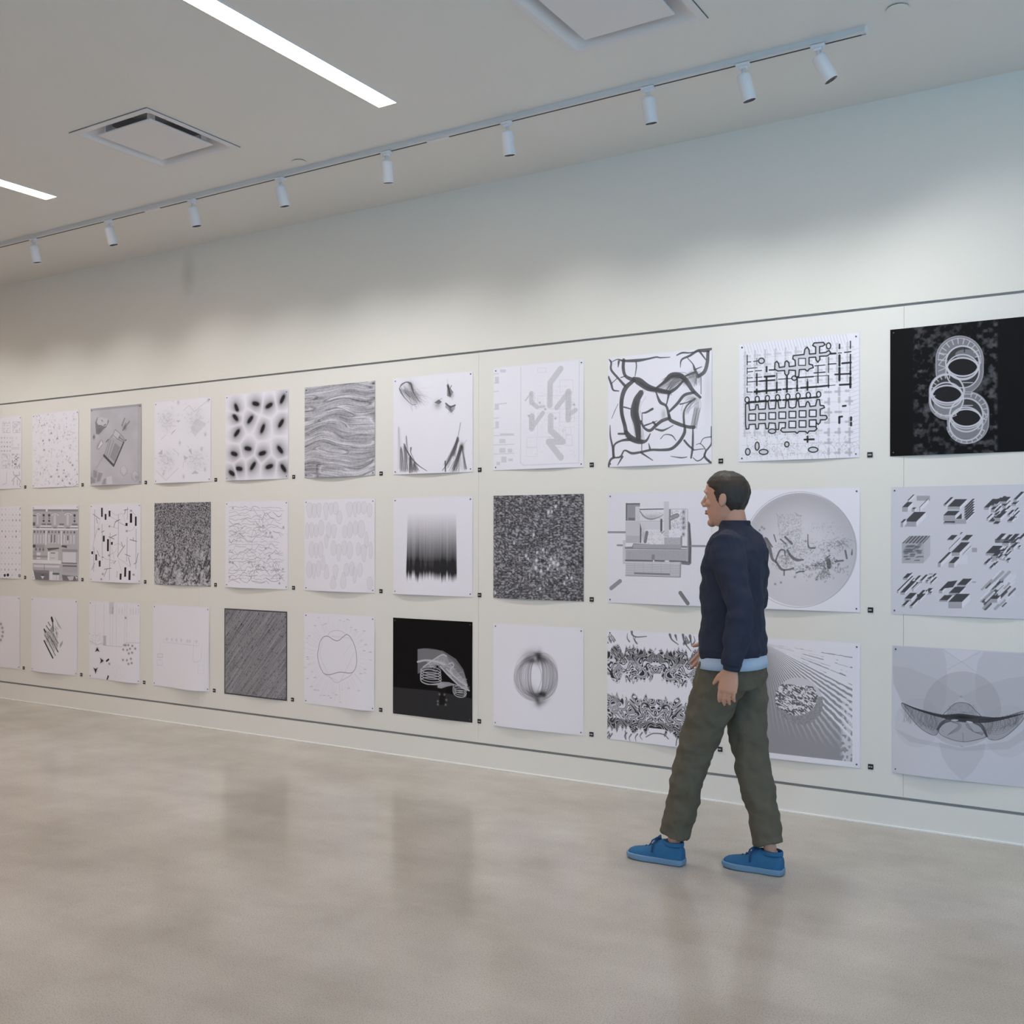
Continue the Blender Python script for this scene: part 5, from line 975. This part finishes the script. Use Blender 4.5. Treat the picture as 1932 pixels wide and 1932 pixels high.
def print_material(key):
    a = ART[key[0]][key[1]]().a
    img = bpy.data.images.new('print', N, N, alpha=False, float_buffer=False, is_data=True)
    px = np.ones((N, N, 4), np.float32); px[..., :3] = (np.clip(a[::-1], 0, 1) ** (.92 if key in {(0, 7), (1, 5), (0, 3), (2, 3), (1, 0)} else .76))[..., None]
    img.pixels.foreach_set(px.ravel()); img.update(); img.pack()
    m = bpy.data.materials.new('printed_paper'); m.use_nodes = True; nt = m.node_tree; b = nt.nodes['Principled BSDF']
    t = nt.nodes.new('ShaderNodeTexImage'); t.image = img; t.interpolation = 'Cubic'; t.extension = 'EXTEND'
    mx = nt.nodes.new('ShaderNodeMix'); mx.data_type = 'RGBA'; mx.inputs['A'].default_value = srgb(238, 235, 246); mx.inputs['B'].default_value = srgb(10, 8, 10)
    nt.links.new(t.outputs[0], mx.inputs['Factor']); nt.links.new(mx.outputs['Result'], b.inputs['Base Color'])
    b.inputs['Roughness'].default_value = .5; b.inputs['Specular IOR Level'].default_value = .12
    return m


def poster(key):
    r, c = key; jx, jz = JIT.get(key, (0, 0)); x0 = PX0 - (10 - c) * PITCH + jx; z1 = TOPS[r] + jz; amp, pk = BULGE.get(key, (rnd.uniform(.003, .009), rnd.uniform(.3, .7)))
    n = 22; vs = []; fs = []; uv = []; side = rnd.uniform(0, .003)
    for j in range(n + 1):
        for i in range(n + 1):
            u, v = i / n, j / n; q = max(0, min(1, (u - .03) / .94)); e = math.log(.5) / math.log(pk); hump = math.sin(PI * q ** e) ** 1.3
            y = .0022 + amp * hump * v ** 2.2 + side * math.sin(PI * v) * u ** 3 + .0012 * math.sin(PI * q) * (1 - v) ** 3
            vs.append((u * PS, -y, -v * PS)); uv.append((u, 1 - v))
    for j in range(n):
        for i in range(n): a = j * (n + 1) + i; fs.append((a, a + n + 1, a + n + 2, a + 1))
    m0 = len(vs); vs += [(a, b + .0006, c_) for a, b, c_ in vs]; uv += uv[:m0]; fs += [tuple(i + m0 for i in f[::-1]) for f in fs]      # the back of the sheet
    edge = [j * (n + 1) for j in range(n + 1)] + [n * (n + 1) + i for i in range(1, n + 1)] + [j * (n + 1) + n for j in range(n - 1, -1, -1)] + [i for i in range(n - 1, 0, -1)]
    m1 = len(vs); vs += [vs[i] for i in edge] + [vs[i + m0] for i in edge]; uv += [uv[i] for i in edge] * 2; ne = len(edge)
    fs += [(m1 + i, m1 + ne + i, m1 + ne + (i + 1) % ne, m1 + (i + 1) % ne) for i in range(ne)]
    me = bpy.data.meshes.new('poster'); me.from_pydata(vs, [], fs); ul = me.uv_layers.new(name='UVMap')
    for lp in me.loops: ul.data[lp.index].uv = uv[lp.vertex_index]
    o = obj('poster', me, print_material(key), None, True); o.location = (x0, 0, z1)
    kind = 'black' if key in DARKP else ('grey' if key in ((0, 5), (1, 3), (1, 7), (2, 4), (0, 2)) else 'white')
    tag(o, f'square {kind} poster with {DESC[r][c]}, {ROWN[r]} row', 'poster', 'posters pinned in three rows on the wall')
    for u in (.026, .974):
        for v in (.028, .972):
            bm = bmesh.new(); ball(bm, (0, 0, 0), (.0042, .0022, .0042), seg=10); p = obj('push_pin', bm, M_pin, o, True); p.location = (u * PS, -.0038, -v * PS)
    return x0, z1


for r in range(3):
    for c in range(11):
        x0, z1 = poster((r, c))
        if c < 10:
            t = obj('number_plate', cbox(-.0125, .0125, -.003, 0, -.0125, .0125, bev=.0004), M_plate); t.location = (x0 + PS + .0505, -.0002, z1 - PS + .0135 - .003 * (r == 0))
            tag(t, f'small black number plate right of the poster with {DESC[r][c]}', 'number plate', 'black number plates beside the posters')
            bm = bmesh.new()
            for k in range(3): box(bm, -.0085 + k * .006, -.0045 + k * .006, -.0036, -.003, -.0035, .0035) if (r + c + k) % 4 else box(bm, -.0085 + k * .006, -.0065 + k * .006, -.0036, -.003, -.0035, .0035)
            obj('numerals', bm, M_mark, t)

# ================================================================ the person walking along the wall
M_skin = mat('skin', srgb(198, 150, 128), .5, noise=.05, nscale=30)
M_lip = mat('lips', srgb(158, 92, 84), .45)
M_hair = mat('dark_hair', srgb(48, 38, 32), .5, noise=.5, nscale=60, bump=.9, bscale=160, stretch=(1, 1, .25))
M_navy = mat('navy_knit', srgb(50, 54, 70), .85, spec=.2, noise=.12, nscale=40, bump=.5, bscale=260)
M_olive = mat('olive_grey_twill', srgb(96, 91, 80), .8, spec=.2, noise=.08, nscale=30, bump=.3, bscale=300)
M_shirt = mat('pale_blue_cotton', srgb(170, 190, 216), .8)
M_suede = mat('blue_suede', srgb(50, 102, 146), .8, spec=.25, noise=.12, nscale=35, bump=.3, bscale=220)
M_sole = mat('blue_rubber_sole', srgb(106, 140, 172), .55)
M_lace = mat('dark_blue_laces', srgb(30, 72, 112), .8)
M_eye = mat('eye_white', srgb(226, 222, 216), .25); M_iris = mat('dark_iris', srgb(48, 32, 24), .2)
P = tag(empty('person', (-1.49, -1.02, 0), PI), 'person in navy sweater, olive-grey trousers and blue shoes walking left along the wall', 'person')


def remesh(o, vox, it=2, fac=.5):
    m = o.modifiers.new('skin', 'REMESH'); m.mode = 'VOXEL'; m.voxel_size = vox; m.use_smooth_shade = True
    s = o.modifiers.new('soften', 'SMOOTH'); s.iterations = it; s.factor = fac


def vr(cx, cy, z, fx, bx, wy, n=28, tilt=0, p=2.0):   # horizontal ring, different reach forwards and backwards
    out = []
    for i in range(n):
        a = i * 2 * PI / n; c, s = math.cos(a), math.sin(a); c2 = math.copysign(abs(c) ** (2 / p), c); s2 = math.copysign(abs(s) ** (2 / p), s)
        x = (fx if c > 0 else bx) * c2; out.append(Vector((cx + x, cy + wy * s2, z + tilt * x)))
    return out


# joint positions (x forward, y towards the camera, z up)
HIP = [(.02, .085, .87), (.015, -.085, .87)]; KNEE = [(.165, .07, .485), (-.035, -.065, .48)]; ANK = [(.262, .052, .095), (-.128, -.047, .095)]
SHO = [(-.005, .165, 1.365), (.01, -.165, 1.365)]; ELB = [(-.095, .222, 1.100), (-.005, -.212, 1.105)]; WRI = [(-.062, .240, .868), (.165, -.185, .925)]
HED = Vector((.045, 0, 1.553))                        # head centre


def lerp(a, b, t): return tuple(x + (y - x) * t for x, y in zip(a, b))


def limb(bm, a, b, c, rads, n=16):                    # joint chain a-b-c with swelling radii
    pts = [a, lerp(a, b, .3), lerp(a, b, .7), b, lerp(b, c, .25), lerp(b, c, .6), c]; tube(bm, pts, rads, n)


def hand(bm, w, d, back, side):
    """palm and five fingers from wrist w, pointing along d; back = direction of the back of the hand; side = towards the thumb"""
    w = Vector(w); d = Vector(d).normalized(); s = Vector(side); s = (s - d * s.dot(d)).normalized(); nrm = d.cross(s).normalized()
    if nrm.dot(Vector(back)) < 0: nrm = -nrm
    fl = (s.x, s.y, s.z)
    tube(bm, [w - d * .03, w, w + d * .02, w + d * .05, w + d * .082, w + d * .09], [(.025, .019), (.026, .018), (.033, .016), (.040, .0145), (.041, .0125), (.036, .009)], 16, fl)
    for k, (off, L, r, curl) in enumerate(((.029, .068, .0082, 18), (.0097, .077, .0086, 22), (-.0097, .071, .0082, 26), (-.0285, .056, .0072, 31))):
        p = w + d * (.084 - abs(off) * .12) + s * off; q = d.copy(); pts = [p - d * .018, p]; rr = [r * 1.05, r * 1.08]
        for f, seg in enumerate((.45, .31, .24)):
            ang = math.radians(curl * (.55 + .45 * f)); q = (q * math.cos(ang) - nrm * math.sin(ang) + s * off * .6 * (f == 0)).normalized(); p = p + q * L * seg; pts.append(p); rr.append(r * (1.0, .93, .72)[f])
        pts.append(p + q * .003); rr.append(r * .35); tube(bm, pts, rr, 10, fl)
    p = w + d * .018 + s * .026; q = (d * .72 + s * .68 - nrm * .18).normalized(); pts = [p - q * .014, p, p + q * .03]; q2 = (q + d * .5 - nrm * .25).normalized(); pts += [pts[-1] + q2 * .026, pts[-1] + q2 * .046]
    tube(bm, pts, [.014, .0145, .0115, .0098, .0055], 10, fl)


# ---- body: one continuous surface
bm = bmesh.new(); hx, hy, hz = HED
rings = [(-.117, .028, .020, .024), (-.112, .044, .030, .034), (-.098, .062, .040, .046), (-.078, .071, .052, .055), (-.055, .074, .068, .061), (-.030, .077, .083, .066), (-.005, .079, .093, .070), (.020, .082, .099, .073), (.045, .083, .100, .074), (.068, .076, .093, .069), (.088, .060, .077, .056), (.103, .036, .050, .036), (.110, .012, .018, .012)]
loft(bm, [vr(hx + .008, hy, hz + z, f, b, w_) for z, f, b, w_ in rings])
tube(bm, [(.0, 0, 1.36), (.008, 0, 1.42), (.018, 0, 1.47), (.03, 0, 1.52)], [(.070, .066), (.051, .054), (.049, .053), (.049, .053)], 20)
tube(bm, [(hx + .085, 0, hz + .020), (hx + .094, 0, hz + .004), (hx + .106, 0, hz - .016), (hx + .098, 0, hz - .030)], [(.008, .008), (.009, .010), (.014, .011), (.013, .009)], 12)   # nose
for s_ in (-1, 1):
    ball(bm, (hx + .094, s_ * .012, hz - .026), (.010, .008, .008), seg=10)
    tube(bm, [(hx + .084, s_ * .008, hz + .029), (hx + .086, s_ * .028, hz + .033), (hx + .070, s_ * .052, hz + .026)], [.006, .0075, .006], 10)                             # brow ridge
    ball(bm, (hx + .060, s_ * .040, hz - .018), (.022, .020, .016), seg=12)                                                                                               # cheekbone
    m_ = Matrix.Rotation(math.radians(-12), 4, 'Y') @ Matrix.Rotation(math.radians(14 * s_), 4, 'Z')
    ball(bm, (hx - .008, s_ * .074, hz - .004), (.017, .0065, .030), m_, 14); ball(bm, (hx - .004, s_ * .074, hz - .024), (.009, .006, .012), m_, 10)                       # ear
ball(bm, (hx + .078, 0, hz - .056), (.012, .024, .014), seg=12); ball(bm, (hx + .066, 0, hz - .100), (.020, .026, .018), seg=12)                                              # mouth mound, chin
loft(bm, [vr(.012, 0, z, f, b, w_) for z, f, b, w_ in ((.86, .085, .095, .13), (.95, .09, .095, .14), (1.05, .095, .085, .135), (1.18, .105, .095, .145), (1.30, .10, .10, .16), (1.39, .06, .07, .13), (1.42, .045, .05, .07))])
for k in (0, 1):
    limb(bm, SHO[k], ELB[k], WRI[k], [.048, .050, .042, .037, .040, .032, (.025, .020)])
    limb(bm, HIP[k], KNEE[k], ANK[k], [.070, .068, .056, .048, .048, .036, .026])
    tube(bm, [(ANK[k][0] - .012, ANK[k][1], .10), (ANK[k][0] + .012, ANK[k][1], .060), (ANK[k][0] + .06, ANK[k][1], .040)], [.025, .024, .018], 12)
hand(bm, WRI[0], (.20, .03, -1), (0, 1, 0), (1, 0, 0)); hand(bm, WRI[1], (.62, .02, -.8), (0, -1, 0), (1, 0, .5))
body = obj('body', fix(bm), M_skin, P, True); remesh(body, .0034, 3, .45)
for s_ in (-1, 1):
    bm = bmesh.new(); ball(bm, (0, 0, 0), .0125, seg=16); e_ = obj('eye', bm, M_eye, P, True); e_.location = (hx + .0715, s_ * .031, hz + .010)
    bm = bmesh.new(); ball(bm, (.0098, 0, 0), (.0036, .0062, .0062), seg=12); obj('iris', bm, M_iris, e_, True)
    bm = bmesh.new(); tube(bm, [(hx + .0845, s_ * .012, hz + .034), (hx + .0835, s_ * .030, hz + .038), (hx + .068, s_ * .051, hz + .031)], [(.003, .0035), (.0035, .004), (.002, .002)], 8); obj('eyebrow', fix(bm), M_hair, P, True)
bm = bmesh.new()
for dz, rr in ((-.0505, .0045), (-.0600, .0055)): tube(bm, [(hx + .072, -.023, hz + dz - .002), (hx + .089, -.010, hz + dz), (hx + .091, 0, hz + dz), (hx + .089, .010, hz + dz), (hx + .072, .023, hz + dz - .002)], [.002, rr, rr, rr, .002], 10)
obj('lips', fix(bm), M_lip, P, True)

# ---- short hair
bm = bmesh.new()
hr = [(-.064, -.050, .070, .046), (-.045, -.038, .083, .060), (-.018, -.010, .097, .0725), (.004, .012, .103, .0775), (.026, .040, .106, .0795), (.050, .074, .104, .0785), (.072, .079, .095, .073), (.092, .064, .078, .060), (.106, .046, .058, .044), (.115, .028, .037, .028), (.120, .010, .014, .010)]
loft(bm, [vr(hx + .008, hy, hz + z, f, b, w_, 32) if f > 0 else [Vector((min(p.x, hx + .008 + f + .03 * abs(math.sin(i * 2 * PI / 32))), p.y, p.z)) for i, p in enumerate(vr(hx + .008, hy, hz + z, .02, b, w_, 32))] for z, f, b, w_ in hr])
for s_ in (-1, 1): tube(bm, [(hx + .020, s_ * .073, hz + .030), (hx + .014, s_ * .0745, hz + .006), (hx + .012, s_ * .0745, hz - .012)], [(.005, .016), (.004, .011), (.003, .008)], 10)
for v in bm.verts:
    q = mnoise.noise(Vector((v.co.x * 60, v.co.y * 60, v.co.z * 18))) * .006; v.co += (v.co - HED).normalized() * q
hair = obj('hair', fix(bm), M_hair, P, True); remesh(hair, .004, 1, .4)

# ---- navy sweater
bm = bmesh.new()
loft(bm, [vr(c_, 0, z, f, b, w_, 32, 0, 2.3) for z, c_, f, b, w_ in ((.893, .018, .112, .118, .168), (.90, .018, .118, .124, .174), (.93, .018, .124, .130, .180), (.99, .018, .125, .122, .178), (1.08, .015, .122, .112, .172), (1.18, .012, .128, .118, .180), (1.27, .008, .126, .124, .190), (1.34, .004, .108, .118, .188), (1.39, .004, .082, .096, .160), (1.42, .006, .066, .074, .105), (1.438, .010, .060, .062, .070), (1.452, .014, .058, .060, .062))])
for k in (0, 1):
    s_ = 1 if k == 0 else -1
    a, b, c = SHO[k], ELB[k], WRI[k]; a2 = (a[0], a[1] - .035 * s_, a[2] + .0)
    tube(bm, [a2, a, lerp(a, b, .25), lerp(a, b, .6), lerp(a, b, .88), b, lerp(b, c, .12), lerp(b, c, .4), lerp(b, c, .75), lerp(b, c, .90), lerp(b, c, .93)], [.066, .070, .068, .060, .056, .055, .056, .052, .046, .041, .040], 20)
random.seed(3)
sw = fix(bm); sweater = obj('sweater', sw, M_navy, P, True); remesh(sweater, .006, 5, .5)
tx = bpy.data.textures.new('cloth_folds', 'CLOUDS'); tx.noise_scale = .075; tx.noise_depth = 1
d_ = sweater.modifiers.new('folds', 'DISPLACE'); d_.texture = tx; d_.strength = .026; d_.mid_level = .5; d_.texture_coords = 'LOCAL'
for k in (0, 1):                                       # ribbed cuffs
    b, c = ELB[k], WRI[k]; bm = bmesh.new(); tube(bm, [lerp(b, c, .88), lerp(b, c, .90), lerp(b, c, 1.0), lerp(b, c, 1.01)], [.034, .0375, .0325, .029], 20)
    obj('cuff', fix(bm), M_navy, P, True)
bm = bmesh.new(); loft(bm, [vr(.018, 0, z, f, b, w_, 40, 0, 2.3) for z, f, b, w_ in ((.852, .126, .128, .178), (.853, .132, .134, .184), (.875, .129, .132, .182), (.90, .122, .126, .176), (.901, .10, .10, .15))]); obj('shirt_hem', fix(bm), M_shirt, P, True)
bm = bmesh.new(); loft(bm, [vr(.012, 0, z, f, b, w_, 28) for z, f, b, w_ in ((1.435, .060, .064, .067), (1.455, .0625, .066, .066), (1.462, .060, .063, .062), (1.455, .050, .050, .050))]); obj('collar', fix(bm), M_navy, P, True)

# ---- trousers
bm = bmesh.new()
loft(bm, [vr(.018, 0, z, f, b, w_, 30, 0, 2.3) for z, f, b, w_ in ((.77, .094, .110, .148), (.82, .104, .120, .162), (.87, .102, .116, .160), (.92, .090, .100, .145))])
for k in (0, 1):
    a, b, c = HIP[k], KNEE[k], ANK[k]; a = (a[0], a[1], .86)
    tube(bm, [a, lerp(a, b, .2), lerp(a, b, .5), lerp(a, b, .8), b, lerp(b, c, .25), lerp(b, c, .55), lerp(b, c, .8), lerp(b, c, .92), lerp(b, c, .93)], [(.083, .108), (.088, .104), (.080, .092), (.070, .080), (.066, .074), (.064, .073), (.060, .067), (.058, .063), (.058, .062), (.056, .060)], 24)
tr = obj('trousers', fix(bm), M_olive, P, True); remesh(tr, .006, 4, .5)
tx2 = bpy.data.textures.new('trouser_folds', 'CLOUDS'); tx2.noise_scale = .06; tx2.noise_depth = 1
d_ = tr.modifiers.new('folds', 'DISPLACE'); d_.texture = tx2; d_.strength = .026; d_.mid_level = .5; d_.texture_coords = 'LOCAL'

# ---- blue shoes
FL = [(0, .026), (.012, .033), (.045, .037), (.09, .037), (.13, .040), (.17, .047), (.205, .048), (.235, .043), (.255, .032), (.268, .016)]
UP = [(.006, .024, .072), (.018, .031, .086), (.05, .037, .088), (.075, .038, .094), (.10, .038, .100), (.125, .040, .088), (.155, .043, .066), (.19, .045, .055), (.22, .042, .049), (.243, .034, .043), (.258, .020, .034)]
for k, hx_ in ((0, .209), (1, -.187)):
    y0 = ANK[k][1]; bm = bmesh.new(); rings = []
    for x, w_, h_ in UP:
        rings.append([Vector((x, w_ * math.copysign(abs(math.cos(a)) ** .75, math.cos(a)), .016 + (h_ - .016) * (max(0, math.sin(a)) ** .8) - .004 * max(0, -math.sin(a)))) for a in [i * 2 * PI / 24 for i in range(24)]])
    loft(bm, rings); sh = obj('shoe', fix(bm), M_suede, P, True); sh.location = (hx_, y0, 0); remesh(sh, .0035, 3, .5)
    bm = bmesh.new(); out = [(x, w_ + .003) for x, w_ in FL] + [(x, -w_ - .003) for x, w_ in FL[::-1]]
    loft(bm, [[Vector((.134 + (x - .134) * s_, y * s_, z + max(0, (x - .2)) * .06 * (z < .02))) for x, y in out] for z, s_ in ((.0, .955), (.004, .99), (.014, 1.0), (.024, 1.0), (.028, .985))])
    so = obj('sole', fix(bm), M_sole, sh, True); bv = so.modifiers.new('round', 'SUBSURF'); bv.levels = 1; bv.render_levels = 2
    bm = bmesh.new()                                   # lacing rows, bow loops and ends
    for q in range(5):
        x = .108 + q * .017; zt = .092 - q * .0085; tube(bm, [(x - .004, -.024, zt - .018), (x, -.014, zt - .003), (x + .002, 0, zt + .002), (x, .014, zt - .003), (x - .004, .024, zt - .018)], .0034, 8)
    for s_ in (-1, 1):
        tube(bm, [(.112, 0, .098), (.120, s_ * .018, .106), (.136, s_ * .034, .094), (.142, s_ * .040, .076), (.130, s_ * .036, .082), (.116, s_ * .014, .098)], .0036, 8)
        tube(bm, [(.112, 0, .098), (.124, s_ * .022, .098), (.134, s_ * .040, .070), (.132, s_ * .046, .046)], .0034, 8)
    ball(bm, (.112, 0, .098), .0058, seg=10)
    obj('laces', fix(bm), M_lace, sh, True)
    bm = bmesh.new(); loft(bm, [vr(.052, 0, z, f, f, w_, 24) for z, f, w_ in ((.080, .046, .034), (.094, .046, .0355), (.098, .043, .033), (.090, .040, .031))], False); obj('heel_collar', fix(bm), M_suede, sh, True)
